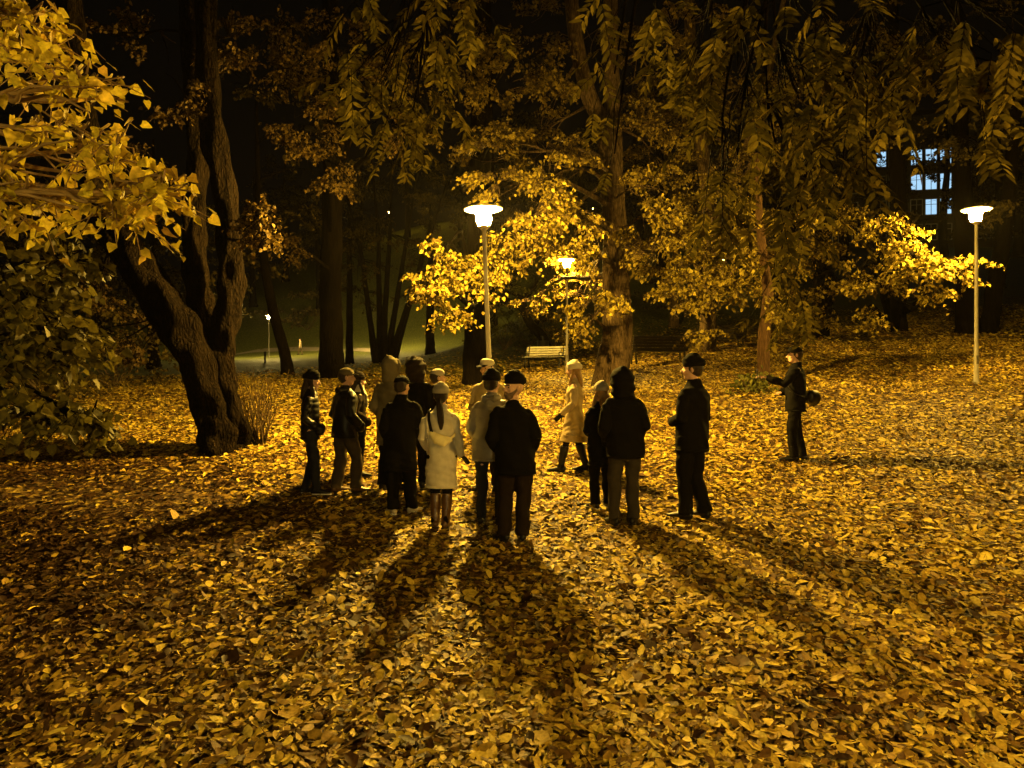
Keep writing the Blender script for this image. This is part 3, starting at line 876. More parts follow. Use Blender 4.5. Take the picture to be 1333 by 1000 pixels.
def litter(n, y0, y1, size, tmpl, lift, pw=1.0, stick=False):
    Y = y0 + (y1 - y0) * RNG.random(int(n * 1.0)) ** pw
    X = (RNG.random(len(Y)) * 2 - 1) * (.72 * Y + 1.4)
    # barer trodden strip at the left, clumpy elsewhere
    nz = .5 + .25 * np.sin(X * 1.7 + 2 * np.sin(Y * 1.3)) + .25 * np.sin(Y * 2.3 + 1.5 * np.sin(X * 2.1) + 1)
    strip = np.exp(-((Y - (10.2 - .02 * X)) / 1.1) ** 2) * (1 / (1 + np.exp((X + 3.2) * 1.6)))
    keep = RNG.random(len(Y)) < (1 - .75 * strip) * (.62 + .38 * nz)
    lawn = 1 / (1 + np.exp(-((Y - .55 * X) - 36) / 3))
    keep &= RNG.random(len(Y)) > lawn * .93
    X, Y = X[keep], Y[keep]; n = len(X)
    Z = gz(X, Y)
    a = RNG.random(n) * 2 * PI
    tilt = RNG.normal(size=n) * .20
    D = np.c_[np.cos(a), np.sin(a), tilt * .8 + .15 * np.sin(a)]
    Nn = np.c_[RNG.normal(size=n) * .27, RNG.normal(size=n) * .27 - .15, np.ones(n)]
    sz = size * np.exp(RNG.normal(size=n) * .40)
    P = np.c_[X, Y, Z + .008 + lift * RNG.random(n) ** 1.5 + np.maximum(0, -D[:, 2]) * sz * .8]
    wd = sz * (.34 + .30 * RNG.random(n))
    big = RNG.random(n) < .012
    sz = np.minimum(sz, .135 if y0 < 20 else .2)
    wd = np.minimum(wd, sz * .62)
    wd = np.where(big, sz * 1.2, wd); sz = np.where(big, sz * 1.25, sz)
    if stick: sz = .10 + .22 * RNG.random(n) ** 2; wd = np.full(n, .009)
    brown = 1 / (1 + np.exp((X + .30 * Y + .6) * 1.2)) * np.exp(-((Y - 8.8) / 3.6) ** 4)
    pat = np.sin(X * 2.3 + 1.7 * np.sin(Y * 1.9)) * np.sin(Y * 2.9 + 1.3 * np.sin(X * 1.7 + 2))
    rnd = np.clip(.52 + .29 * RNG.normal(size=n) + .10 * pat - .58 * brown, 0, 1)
    rnd = np.where(RNG.random(n) < .12, rnd * .35, rnd)
    if stick: rnd = .12 + .2 * RNG.random(n)
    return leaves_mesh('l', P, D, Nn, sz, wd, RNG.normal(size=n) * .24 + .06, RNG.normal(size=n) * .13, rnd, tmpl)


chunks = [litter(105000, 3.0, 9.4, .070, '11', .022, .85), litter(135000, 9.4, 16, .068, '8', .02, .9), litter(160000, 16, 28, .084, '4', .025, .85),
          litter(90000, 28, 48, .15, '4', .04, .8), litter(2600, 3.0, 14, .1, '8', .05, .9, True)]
v, f, r = merge(chunks)
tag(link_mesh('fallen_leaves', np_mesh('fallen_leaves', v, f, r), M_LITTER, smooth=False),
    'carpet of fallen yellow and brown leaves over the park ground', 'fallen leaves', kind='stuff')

# ================================================================== TREES
class Wood:
    def __init__(s): s.V = []; s.F = []; s.n = 0; s.L = []

    def limb(s, pts, rads, n=10, rough=.0, flute=0.0, seed=0):
        pts = np.array(pts, float); rads = np.array(rads, float); m = len(pts)
        T = np.gradient(pts, axis=0); T /= np.linalg.norm(T, axis=1, keepdims=True) + 1e-9
        ref = np.array([1., .13, .05]) if abs(T[:, 0]).mean() < .85 else np.array([0., .1, 1.])
        A = ref - T * (T @ ref)[:, None]; A /= np.linalg.norm(A, axis=1, keepdims=True)
        B = np.cross(T, A)
        an = np.arange(n) * 2 * PI / n
        R = rads[:, None] * np.ones((m, n))
        if rough:
            l = np.arange(m)[:, None]
            R *= 1 + rough * (np.sin(3 * an + l * .35 + seed) * .5 + np.sin(5 * an - l * .5 + 2 * seed) * .35 + np.sin(l * .9 + 2 * an + seed) * .4
                              + (RNG.random((m, n)) - .5) * .3 + np.sin(l * .31 + an * 7 + np.sin(l * .17 + seed) * 3) * .16 + np.sin(l * .12 + seed * 3 + an) * .6)
        if flute:
            w = np.exp(-np.arange(m) / max(2, m * .09))[:, None]
            R *= 1 + flute * w * (np.sin(5 * an + seed)[None] * .35 + np.sin(3 * an + 2 * seed)[None] * .25)
        V = pts[:, None] + A[:, None] * (np.cos(an)[None, :, None] * R[..., None]) + B[:, None] * (np.sin(an)[None, :, None] * R[..., None])
        i = np.arange(m - 1)[:, None] * n; k = np.arange(n)[None]; k2 = (k + 1) % n
        s.F.append(np.stack([i + k, i + k2, i + n + k2, i + n + k], -1).reshape(-1, 4) + s.n)
        s.V.append(V.reshape(-1, 3)); s.n += m * n

    def build(s, name, mat, parent, limit=None):
        return link_mesh(name, np_mesh(name, np.concatenate(s.V), [np.concatenate(s.F)]), mat, parent)


def curve(a, b, n=8, wob=.1, sag=0.0, arch=0.0):
    a = np.asarray(a, float); b = np.asarray(b, float)
    t = np.linspace(0, 1, n)[:, None]
    L = np.linalg.norm(b - a)
    p = a * (1 - t) + b * t
    o1 = unit(1)[0] * wob * L; o2 = unit(1)[0] * wob * L * .5
    p = p + np.sin(PI * t) * o1 + np.sin(2 * PI * t) * o2
    p[:, 2] += (np.sin(PI * t[:, 0]) * arch - (t[:, 0] ** 2) * sag) * L
    p[0] = a
    return p


def smooth_path(ctrl, rads, n=40):
    ctrl = np.array(ctrl, float); t = np.linspace(0, len(ctrl) - 1, n)
    # catmull-rom
    P = np.vstack([2 * ctrl[0] - ctrl[1], ctrl, 2 * ctrl[-1] - ctrl[-2]])
    out = []
    for u in t:
        i = min(int(u), len(ctrl) - 2); f_ = u - i
        p0, p1, p2, p3 = P[i], P[i + 1], P[i + 2], P[i + 3]
        out.append(.5 * ((2 * p1) + (-p0 + p2) * f_ + (2 * p0 - 5 * p1 + 4 * p2 - p3) * f_ ** 2 + (-p0 + 3 * p1 - 3 * p2 + p3) * f_ ** 3))
    return np.array(out), np.interp(t, np.arange(len(ctrl)), rads)


def sprays(w, c, R, n, k, size, tw=.55, droop=.5, tmpl='h', rlo=0.0, rhi=1.0, twigr=.006, up=.55, narrow=.85):
    """n twigs with k leaves each in an ellipsoid at c with radii R"""
    c = np.asarray(c, float); R = np.asarray(R, float)
    u = unit(n) * (RNG.random(n) ** .45)[:, None]
    if n >= 24 and R[0] > .5:      # foliage in uneven tiers
        lay = unit(max(4, n // 9)) * (RNG.random((max(4, n // 9), 1)) ** .4) * 1.12
        u = lay[RNG.integers(0, len(lay), n)] + unit(n) * np.array([.42, .42, .13]) * (RNG.random((n, 1)) ** .6)
    P0 = c + u * R
    out = u * np.array([1, 1, .25]) + unit(n) * .6; out[:, 2] = out[:, 2] * .4 - .15
    out /= np.linalg.norm(out, axis=1, keepdims=True)
    ln = tw * (.6 + .8 * RNG.random(n))
    base = P0 - out * ln[:, None] * .5
    if twigr and w is not None:
        for i in range(0, n, 2 if n > 60 else 1):
            e = base[i] + out[i] * ln[i]; e[2] -= droop * ln[i] * .5
            m_ = (base[i] + e) / 2; m_[2] += droop * ln[i] * .12
            j = c + (base[i] - c) * .45
            w.limb([j, base[i], m_, e], [twigr * 1.8, twigr * 1.4, twigr, twigr * .5], n=3)
    t = (np.arange(k)[None] + RNG.random((n, k))) / k
    pos = base[:, None] + out[:, None] * (ln[:, None] * t)[..., None]
    pos[..., 2] -= droop * .5 * ln[:, None] * t ** 2
    side = np.cross(out, (0, 0, 1)); side /= np.linalg.norm(side, axis=1, keepdims=True) + 1e-6
    sg = np.where(np.arange(k) % 2 == 0, 1, -1)[None, :, None]
    D = side[:, None] * sg * .8 + out[:, None] * .5 + RNG.normal(size=(n, k, 3)) * .28
    D[..., 2] -= .15 + droop
    D = D.reshape(-1, 3); pos = pos.reshape(-1, 3) + RNG.normal(size=(n * k, 3)) * size * .35
    Nn = np.array([0, 0, up]) + RNG.normal(size=(n * k, 3)) * .55
    sz = size * (.65 + .6 * RNG.random(n * k))
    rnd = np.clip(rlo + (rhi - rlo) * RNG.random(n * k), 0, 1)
    return leaves_mesh('l', pos, D, Nn, sz, sz * narrow * (.8 + .3 * RNG.random(n * k)), RNG.normal(size=n * k) * .2 + .15, -np.abs(RNG.normal(size=n * k)) * .2, rnd, tmpl)


def pinnate(w, starts, dirs, lens, leaflet, pairs=6, rlo=0, rhi=1):
    """compound leaves: a drooping stalk with paired long leaflets"""
    n = len(starts); ch = []
    dirs = dirs / np.linalg.norm(dirs, axis=1, keepdims=True)
    side = np.cross(dirs, (0, 0, 1)) + unit(n) * .25; side /= np.linalg.norm(side, axis=1, keepdims=True)
    up = np.cross(side, dirs)
    tt = np.linspace(.22, 1, pairs)
    for sg in (-1, 1):
        t = np.repeat(tt[None], n, 0)
        pos = starts[:, None] + dirs[:, None] * (lens[:, None] * t)[..., None]; pos[..., 2] -= .28 * lens[:, None] * t ** 2
        D = side[:, None] * sg * .85 + dirs[:, None] * .6 + RNG.normal(size=(n, pairs, 3)) * .12; D[..., 2] -= .25
        s = leaflet * (.75 + .45 * RNG.random((n, pairs)))
        Nn = np.repeat(up[:, None], pairs, 1) + RNG.normal(size=(n, pairs, 3)) * .25
        m = n * pairs
        ch.append(leaves_mesh('l', pos.reshape(-1, 3), D.reshape(-1, 3), Nn.reshape(-1, 3), s.ravel(), s.ravel() * .34, np.full(m, .15), -RNG.random(m) * .2,
                              rlo + (rhi - rlo) * RNG.random(m), '8'))
    for i in range(n):
        p = [starts[i] + dirs[i] * lens[i] * t_ - np.array([0, 0, .28 * lens[i] * t_ * t_]) for t_ in (0, .5, 1)]
        w.limb(p, [.003, .0022, .0012], n=3)
    return ch


def make_tree(name, label, group, stems, bark, leafm, clumps, lsize=.11, tw=.55, dens=1.0, droop=.5, rough=.07, segs=26, tmpl='h', extra=None, cat='tree', twig=.006, rlo=0, rhi=1, autolimb=True):
    """stems: list of (ctrl points, radii).  clumps: (centre, (rx,ry,rz), n_twigs, leaves per twig, rlo, rhi)"""
    b = stems[0][0][0]
    root = empty(name, b, 0, label, cat, group)
    o3 = np.asarray(b, float)
    w = Wood(); paths = []
    for i, (ctrl, rr) in enumerate(stems):
        p, r = smooth_path(ctrl, rr, 90 if rough > .06 else 40)
        w.limb(p - o3, r, n=segs, rough=rough, flute=.35 if i == 0 else .2, seed=i + len(label))
        paths.append((p, r))
    bw = w; ch = []          # limbs and twigs grow out of the trunk's own mesh
    for cl in clumps:
        c, R, nt_, k = cl[:4]; lo, hi = (cl[4], cl[5]) if len(cl) > 4 else (rlo, rhi)
        if autolimb:
            best = None
            for p, r in paths:
                d = np.linalg.norm((p - c) * np.array([1, 1, .8]), axis=1) + np.where(p[:, 2] > c[2] + .3, 3 * (p[:, 2] - c[2]), 0) + np.where(p[:, 2] < c[2] - 4, 2, 0)
                j = int(np.argmin(d))
                if best is None or d[j] < best[0]: best = (d[j], p[j], r[j])
            L = np.linalg.norm(best[1] - c)
            lp = curve(best[1], c, 9, .07, 0, .10)
            r0 = min(best[2] * .5, .02 + .012 * L)
            bw.limb(lp - o3, np.linspace(r0, .012, 9), n=8, rough=.05)
            for _ in range(4):
                e = np.asarray(c) + unit(1)[0] * np.asarray(R) * .8
                s0 = lp[random.randint(4, 7)]
                bw.limb(curve(s0, e, 6, .1, .05) - o3, np.linspace(.02, .005, 6), n=5)
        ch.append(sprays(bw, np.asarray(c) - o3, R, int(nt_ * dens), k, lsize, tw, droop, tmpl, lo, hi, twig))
    if extra: ch += extra(bw, o3)
    w.build('trunk', bark, root)
    if ch:
        v, f, r = merge(ch)
        link_mesh('crown', np_mesh('crown', v, f, r), leafm, root, smooth=False)
    return root


def cl(px, py, Y, rx, ry, n=70, k=11, dr=None, lo=0.0, hi=1.0):  # low hi darkens leaf colour in place of dimmer light in upper crowns
    s = Y / F * (1.12 if Y > 15 else 1)
    return (W(px, py, Y), (rx * s, (dr or rx * s * .9), ry * s), n, k, lo, hi)


GT = 'tall trees of the park'
# --- A: big forked tree at left
bA = at(288, 590)
YA = bA[1]
def P(px, py, dy=0): return W(px, py, YA + dy)
make_tree('forked_tree', 'massive dark tree with a leaning left fork rising from the leaves at left', GT,
          [([bA + (-.05, .0, -.3), P(281, 575), P(268, 520), P(245, 450), P(212, 390), P(170, 330), P(130, 260), P(105, 150, -.3), P(80, -60, -.5), P(60, -300, -.7)],
            [.36, .29, .26, .30, .30, .27, .24, .22, .2, .15]),
           ([at(318, 574) + (0, 0, -.2), P(310, 560, .25), P(298, 510, .2), P(290, 460, .2), P(296, 400, .2), P(299, 330, .3), P(290, 240, .3), P(276, 150, .3), P(268, 0, .5), P(262, -300, .9)],
            [.26, .18, .16, .19, .21, .20, .19, .19, .17, .13]),
           ([bA + (.15, .25, -.2), P(292, 540, .35), P(280, 470, .45), P(262, 390, .6), P(252, 300, .7), P(255, 200, .9), P(245, 0, 1.2)], [.24, .21, .22, .20, .19, .17, .15])],
          M_BARK_A, M_LEAF_B,
          [cl(335, 290, 12.2, 26, 34, 55), cl(345, 310, 12.4, 16, 14, 22), cl(240, 130, 13, 45, 60, 40, lo=0, hi=.5), cl(300, 60, 13.5, 60, 50, 45, lo=0, hi=.5),
           cl(180, 60, 14, 60, 60, 40, lo=0, hi=.5), cl(120, 200, 14.5, 60, 60, 30, lo=0, hi=.4), cl(130, 380, 15.5, 60, 40, 55, lo=0, hi=.35), cl(165, 440, 16, 50, 25, 40, lo=0, hi=.35)],
          lsize=.075, tw=.35, rough=.22, segs=34)
# --- B
bB = on_ground(431, 29)
make_tree('straight_tree', 'straight dark tree trunk rising behind the man in the olive cap', GT,
          [([bB + (0, 0, -.3), W(431, 470, 29), W(431, 380, 29), W(433, 250, 29), W(432, 120, 29), W(428, -100, 29), W(425, -320, 29)], [.62, .46, .40, .37, .35, .3, .2])],
          M_BARK_D, M_LEAF_B,
          [cl(400, 185, 19, 45, 22, 60), cl(440, 215, 19.5, 26, 30, 40), cl(380, 90, 20, 45, 30, 60), cl(440, 60, 20, 50, 35, 60), cl(360, 40, 20, 45, 35, 45),
           cl(420, 140, 19, 40, 25, 50), cl(490, 100, 20, 40, 40, 55), cl(500, 160, 20, 35, 30, 40), cl(375, 325, 24, 25, 16, 25, lo=0, hi=.5)],
          lsize=.088, tw=.45, dens=1.5)
# --- C
bC = on_ground(621, 22.5)
make_tree('dark_lime_tree', 'dark-trunked tree right behind the nearest lamp, low boughs of yellow leaves', GT,
          [([bC + (0, 0, -.3), W(619, 480, 22.5), W(621, 400, 22.5), W(622, 300, 22.5), W(625, 200, 22.5), W(628, 60, 22.5), W(632, -100, 22.5), W(640, -300, 22.5)],
            [.52, .37, .33, .32, .31, .28, .24, .15])],
          M_BARK_D, M_LEAF_Y,
          [cl(575, 335, 17.0, 40, 22, 60), cl(560, 370, 16.6, 34, 18, 45), cl(600, 365, 17, 42, 26, 60), cl(585, 410, 17, 26, 16, 26), cl(640, 330, 17.5, 36, 26, 46), cl(655, 300, 17.6, 36, 24, 46),
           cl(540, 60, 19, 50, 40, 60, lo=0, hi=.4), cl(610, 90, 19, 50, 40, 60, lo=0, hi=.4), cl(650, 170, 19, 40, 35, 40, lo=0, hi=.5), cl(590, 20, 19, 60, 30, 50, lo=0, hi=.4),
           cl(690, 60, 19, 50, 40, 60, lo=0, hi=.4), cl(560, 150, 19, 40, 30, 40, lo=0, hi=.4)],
          lsize=.092, tw=.5, dens=1.15)
# --- D
bD = on_ground(800, 21.5)
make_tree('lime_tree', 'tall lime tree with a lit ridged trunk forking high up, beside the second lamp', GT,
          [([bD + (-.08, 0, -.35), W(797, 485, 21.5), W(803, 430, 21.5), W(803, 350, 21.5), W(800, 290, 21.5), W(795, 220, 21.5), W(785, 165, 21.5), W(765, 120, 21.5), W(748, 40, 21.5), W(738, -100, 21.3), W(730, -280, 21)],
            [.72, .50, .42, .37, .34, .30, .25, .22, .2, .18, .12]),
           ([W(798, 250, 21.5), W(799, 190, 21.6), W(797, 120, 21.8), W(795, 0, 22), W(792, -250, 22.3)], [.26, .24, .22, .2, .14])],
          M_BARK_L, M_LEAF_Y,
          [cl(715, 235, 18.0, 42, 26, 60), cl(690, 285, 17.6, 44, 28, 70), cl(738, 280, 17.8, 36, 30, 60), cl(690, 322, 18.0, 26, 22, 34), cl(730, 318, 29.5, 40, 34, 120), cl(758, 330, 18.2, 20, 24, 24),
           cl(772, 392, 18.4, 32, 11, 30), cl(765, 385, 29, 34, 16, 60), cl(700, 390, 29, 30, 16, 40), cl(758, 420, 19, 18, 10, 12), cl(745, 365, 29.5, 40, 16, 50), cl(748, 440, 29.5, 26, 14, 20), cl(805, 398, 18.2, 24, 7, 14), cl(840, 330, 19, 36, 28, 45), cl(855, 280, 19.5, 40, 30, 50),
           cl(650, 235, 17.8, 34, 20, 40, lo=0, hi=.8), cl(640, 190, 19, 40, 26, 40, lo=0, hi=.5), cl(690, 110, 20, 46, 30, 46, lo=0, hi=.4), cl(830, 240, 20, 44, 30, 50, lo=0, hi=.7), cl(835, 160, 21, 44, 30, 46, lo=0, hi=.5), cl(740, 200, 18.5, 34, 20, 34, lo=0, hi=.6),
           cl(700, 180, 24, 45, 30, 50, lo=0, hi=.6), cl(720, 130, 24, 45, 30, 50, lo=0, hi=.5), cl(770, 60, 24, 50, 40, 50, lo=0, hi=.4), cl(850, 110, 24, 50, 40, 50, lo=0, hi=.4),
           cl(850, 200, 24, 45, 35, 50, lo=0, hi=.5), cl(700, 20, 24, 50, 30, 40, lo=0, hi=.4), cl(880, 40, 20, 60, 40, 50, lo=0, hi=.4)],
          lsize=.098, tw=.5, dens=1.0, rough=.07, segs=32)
# --- E
bE = on_ground(920, 29)
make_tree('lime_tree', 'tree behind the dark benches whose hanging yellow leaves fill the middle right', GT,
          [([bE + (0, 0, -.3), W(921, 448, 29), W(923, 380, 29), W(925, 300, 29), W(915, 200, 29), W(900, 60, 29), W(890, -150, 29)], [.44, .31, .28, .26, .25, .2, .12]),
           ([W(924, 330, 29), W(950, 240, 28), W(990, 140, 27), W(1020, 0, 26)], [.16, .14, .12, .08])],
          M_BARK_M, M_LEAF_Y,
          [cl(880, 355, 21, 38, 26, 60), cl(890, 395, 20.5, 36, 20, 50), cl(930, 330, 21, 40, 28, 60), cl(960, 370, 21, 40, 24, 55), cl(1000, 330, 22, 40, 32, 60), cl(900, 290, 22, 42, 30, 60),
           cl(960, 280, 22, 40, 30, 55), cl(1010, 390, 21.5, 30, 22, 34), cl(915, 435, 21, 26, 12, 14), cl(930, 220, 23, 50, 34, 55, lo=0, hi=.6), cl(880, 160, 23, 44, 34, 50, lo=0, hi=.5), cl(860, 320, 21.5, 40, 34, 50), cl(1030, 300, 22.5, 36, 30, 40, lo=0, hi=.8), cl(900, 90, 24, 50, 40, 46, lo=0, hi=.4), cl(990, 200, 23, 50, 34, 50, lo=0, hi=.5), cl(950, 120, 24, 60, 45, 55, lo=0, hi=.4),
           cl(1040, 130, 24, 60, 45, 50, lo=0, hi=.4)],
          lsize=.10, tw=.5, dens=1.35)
# --- G, H, I at right
bG = on_ground(1068, 31)
make_tree('dark_tree', 'dark tree trunk behind the man with the phone, in the row at right', GT,
          [([bG + (0, 0, -.3), W(1068, 435, 31), W(1070, 360, 31), W(1072, 260, 31), W(1075, 100, 31), W(1080, -150, 31)], [.46, .35, .32, .28, .22, .1])], M_BARK_D, M_LEAF_Y,
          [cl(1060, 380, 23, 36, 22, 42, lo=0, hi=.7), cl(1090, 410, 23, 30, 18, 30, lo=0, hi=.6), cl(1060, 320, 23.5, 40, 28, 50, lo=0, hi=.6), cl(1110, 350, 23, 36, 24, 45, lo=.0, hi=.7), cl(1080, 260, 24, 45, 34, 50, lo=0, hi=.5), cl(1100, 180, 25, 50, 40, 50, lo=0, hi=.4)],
          lsize=.10, tw=.5, dens=1.35)
bH = on_ground(1166, 32.5)
make_tree('lime_tree', 'tree left of the right-hand lamp with its lower boughs brightly lit', GT,
          [([bH + (0, 0, -.3), W(1166, 425, 32.5), W(1167, 370, 32.5), W(1170, 280, 32.5), W(1165, 120, 32.5), W(1160, -150, 32.5)], [.62, .43, .37, .33, .28, .12])], M_BARK_D, M_LEAF_Y,
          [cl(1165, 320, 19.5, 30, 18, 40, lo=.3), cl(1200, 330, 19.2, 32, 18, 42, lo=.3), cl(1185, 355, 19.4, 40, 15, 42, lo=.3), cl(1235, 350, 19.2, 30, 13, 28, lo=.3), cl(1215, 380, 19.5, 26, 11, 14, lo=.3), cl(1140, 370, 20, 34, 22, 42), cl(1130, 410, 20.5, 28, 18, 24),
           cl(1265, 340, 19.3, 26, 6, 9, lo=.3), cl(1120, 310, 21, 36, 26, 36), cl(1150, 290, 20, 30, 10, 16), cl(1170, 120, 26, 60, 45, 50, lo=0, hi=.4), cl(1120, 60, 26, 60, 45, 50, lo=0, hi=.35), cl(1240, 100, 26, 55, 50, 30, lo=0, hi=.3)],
          lsize=.10, tw=.5, dens=1.4)
bI = on_ground(1262, 31.5)
make_tree('dark_tree', 'thick dark twin-stemmed tree beside the right-hand lamp post', GT,
          [([bI + (0, 0, -.3), W(1260, 425, 31.5), W(1258, 370, 31.5), W(1255, 280, 31.5), W(1248, 120, 31.5), W(1240, -150, 31.5)], [.66, .46, .40, .36, .3, .15]),
           ([bI + (.75, .2, -.3), W(1288, 425, 31.7), W(1296, 370, 31.7), W(1310, 280, 31.7), W(1325, 120, 31.7)], [.5, .36, .32, .28, .2])], M_BARK_D, M_LEAF_DK,
          [cl(1280, 180, 28, 55, 45, 50), cl(1320, 260, 29, 40, 50, 40), cl(1250, 60, 28, 60, 50, 50)], lsize=.13, tw=.55)
# --- thin tree J with plant
bJ = on_ground(994, 19.5)
make_tree('young_tree', 'slim young tree with a reddish trunk just left of the man with the phone', GT,
          [([bJ + (0, 0, -.2), W(994, 470, 19.5), W(995, 430, 19.5), W(999, 380, 19.5), W(990, 300, 19.6), W(985, 200, 19.8)], [.19, .155, .15, .13, .10, .05])],
          bark_mat('reddish bark', (.02, .011, .006), (.10, .058, .03), 1.6, .6), M_LEAF_Y,
          [cl(985, 330, 18.5, 30, 26, 26), cl(1015, 290, 18.5, 30, 24, 26), cl(1010, 400, 18.5, 18, 18, 10)], lsize=.11, tw=.45)
# --- K multi-stem
bK = on_ground(500, 44)
st_ = []
for k_, (tx, ty) in enumerate(((470, 330), (492, 300), (508, 290), (528, 320), (548, 345), (560, 300))):
    o_ = np.array([(k_ - 2.5) * .17, (k_ % 2) * .3 - .15, -.3])
    st_.append(([bK + o_, lerp(bK + o_, W(tx, ty, 44), .33) + (0, 0, .1), lerp(bK + o_, W(tx, ty, 44), .7), W(tx, ty, 44 + (k_ % 3 - 1) * .5), W(tx + (tx - 505) * .8, ty - 110, 44)], [.25, .17, .14, .11, .04]))
make_tree('multi_stem_tree', 'tree of six slender fanned stems in front of the far lamp', GT, st_, M_BARK_D, M_LEAF_DK,
          [cl(470, 340, 43, 30, 30, 34), cl(560, 350, 43, 34, 30, 34), cl(500, 300, 43, 40, 26, 34), cl(540, 250, 43, 50, 30, 40), cl(460, 260, 43, 40, 40, 36)], lsize=.14, tw=.7, segs=12, twig=.01)
# --- L, N, F small trunks
for (px, Y, w_, lab, top) in ((376, 33, .32, 'slim dark leaning tree left of the straight trunk', -14), (748, 46, .50, 'dark tree standing on the bank behind the second lamp', 4), (877, 44, .34, 'slim tree on the bank above the dark benches', 2),
                              (455, 52, .34, 'dark tree between the straight trunk and the fanned stems', 0), (1010, 52, .5, 'dark tree on the bank left of the row at right', 0), (560, 62, .5, 'dark far tree left of the nearest lamp', 0)):
    b_ = on_ground(px, Y)
    make_tree('dark_tree', lab, GT, [([b_ + (0, 0, -.3), b_ + (top * .01, 0, .8), b_ + (top * .06, 0, 3.5), b_ + (top * .09, 0, 7), b_ + (top * .1, 0, 12)], [w_ * 1.1, w_ * .75, w_ * .65, w_ * .5, w_ * .15])],
              M_BARK_M if px in (877,) else M_BARK_D, M_LEAF_DK,
              [(b_ + np.array([random.uniform(-2, 2), random.uniform(-2, 2), z]), (1.8, 1.8, 1.2), 30, 9, 0, 1) for z in (5, 7, 8.5, 10, 12)], lsize=.17, tw=.8, segs=14, twig=.01)
# --- M gnarled small tree by the white bench
bM = on_ground(716, 38.5)
Q = lambda a, b, d=0: W(a, b, 38.5 + d)
make_tree('gnarled_tree', 'small gnarled tree with a bent leaning trunk behind the white bench', GT,
          [([bM + (0, 0, -.2), Q(705, 438), Q(692, 424), Q(684, 408), Q(682, 390), Q(696, 372), Q(700, 350)], [.30, .25, .22, .2, .16, .12, .06]),
           ([Q(684, 408), Q(672, 396), Q(655, 388), Q(642, 384), Q(634, 392)], [.15, .12, .10, .08, .04]),
           ([Q(682, 390), Q(668, 382), Q(655, 380), Q(645, 370)], [.12, .1, .08, .04]),
           ([Q(697, 420), Q(716, 402), Q(728, 385), Q(738, 368)], [.14, .11, .08, .03])], M_BARK_D, M_LEAF_G,
          [cl(660, 368, 38.5, 24, 10, 26), cl(680, 355, 38.5, 26, 10, 26), cl(712, 372, 38.5, 20, 12, 22), cl(645, 395, 38.5, 14, 10, 14)], lsize=.12, tw=.6, segs=12, twig=.012)
# wood in the dark: repeated far trees
proto = None
far = [(60, 48), (130, 60), (200, 52), (255, 70), (330, 105), (372, 112), (415, 100), (470, 108), (530, 112), (600, 104), (655, 90), (700, 105), (760, 95), (830, 90), (900, 96), (960, 84), (1030, 90), (1100, 80), (1140, 70), (1230, 66), (1300, 60), (1325, 80), (20, 70), (640, 62), (860, 66)]
FL = 'tall dark tree in the unlit wood behind the park lawns'
for i, (px, Y) in enumerate(far):
    b_ = on_ground(px, Y)
    if i % 3 == 0 and i < 9:
        z0 = np.zeros(3)
        t_ = make_tree('far_tree', FL, 'trees of the dark wood', [([b_ + (0, 0, -.4), b_ + (.05, 0, 1), b_ + (random.uniform(-.3, .3), 0, 6), b_ + (random.uniform(-.5, .5), 0, 11), b_ + (0, 0, 17)], [.6, .42, .36, .28, .08])],
                       M_BARK_D, M_LEAF_DK, [(b_ + np.array([random.uniform(-3, 3), random.uniform(-2.5, 2.5), z]), (2.3, 2.3, 1.5), 34, 8, 0, 1) for z in (4.5, 6, 7, 8, 9.5, 11, 12.5, 14, 15.5)],
                       lsize=.26, tw=1.0, segs=12, twig=.012)
        protos = (protos + [t_]) if proto else [t_]
        proto = t_
    else:
        c_ = copy_tree(protos[i % len(protos)])
        c_.location = tuple(b_); c_.rotation_euler = (0, 0, i * 2.4)
        s_ = .85 + .3 * random.random(); c_.scale = (s_, s_, s_)

# ------------------------------------------------------------------ near foliage, left
bN = np.array([-4.7, 4.6, g1(-4.7, 4.6)])
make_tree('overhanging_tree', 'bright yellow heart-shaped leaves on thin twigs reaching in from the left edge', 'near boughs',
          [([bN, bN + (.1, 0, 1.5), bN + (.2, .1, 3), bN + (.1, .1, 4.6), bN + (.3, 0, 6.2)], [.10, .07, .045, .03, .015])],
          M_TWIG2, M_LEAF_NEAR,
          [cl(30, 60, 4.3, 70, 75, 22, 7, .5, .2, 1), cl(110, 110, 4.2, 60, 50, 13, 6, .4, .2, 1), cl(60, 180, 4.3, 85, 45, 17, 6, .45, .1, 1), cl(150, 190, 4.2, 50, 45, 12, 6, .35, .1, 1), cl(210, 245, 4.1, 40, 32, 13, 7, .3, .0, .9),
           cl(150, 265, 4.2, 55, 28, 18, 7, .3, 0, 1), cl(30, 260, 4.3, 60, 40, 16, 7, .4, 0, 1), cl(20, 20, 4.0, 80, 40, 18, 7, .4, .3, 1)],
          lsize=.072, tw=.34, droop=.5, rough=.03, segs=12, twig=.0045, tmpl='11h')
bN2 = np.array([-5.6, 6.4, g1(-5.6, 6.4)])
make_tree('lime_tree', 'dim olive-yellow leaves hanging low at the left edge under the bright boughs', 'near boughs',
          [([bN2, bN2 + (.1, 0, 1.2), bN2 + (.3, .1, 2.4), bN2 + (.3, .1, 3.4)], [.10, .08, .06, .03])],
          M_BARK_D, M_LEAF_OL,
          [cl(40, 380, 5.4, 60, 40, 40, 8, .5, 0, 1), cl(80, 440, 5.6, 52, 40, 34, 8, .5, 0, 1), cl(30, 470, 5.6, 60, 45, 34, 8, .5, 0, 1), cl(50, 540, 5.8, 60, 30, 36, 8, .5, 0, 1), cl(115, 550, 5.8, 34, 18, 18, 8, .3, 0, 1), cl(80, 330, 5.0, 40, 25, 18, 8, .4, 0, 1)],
          lsize=.085, tw=.30, droop=.45, rough=.03, segs=12, twig=.0035)

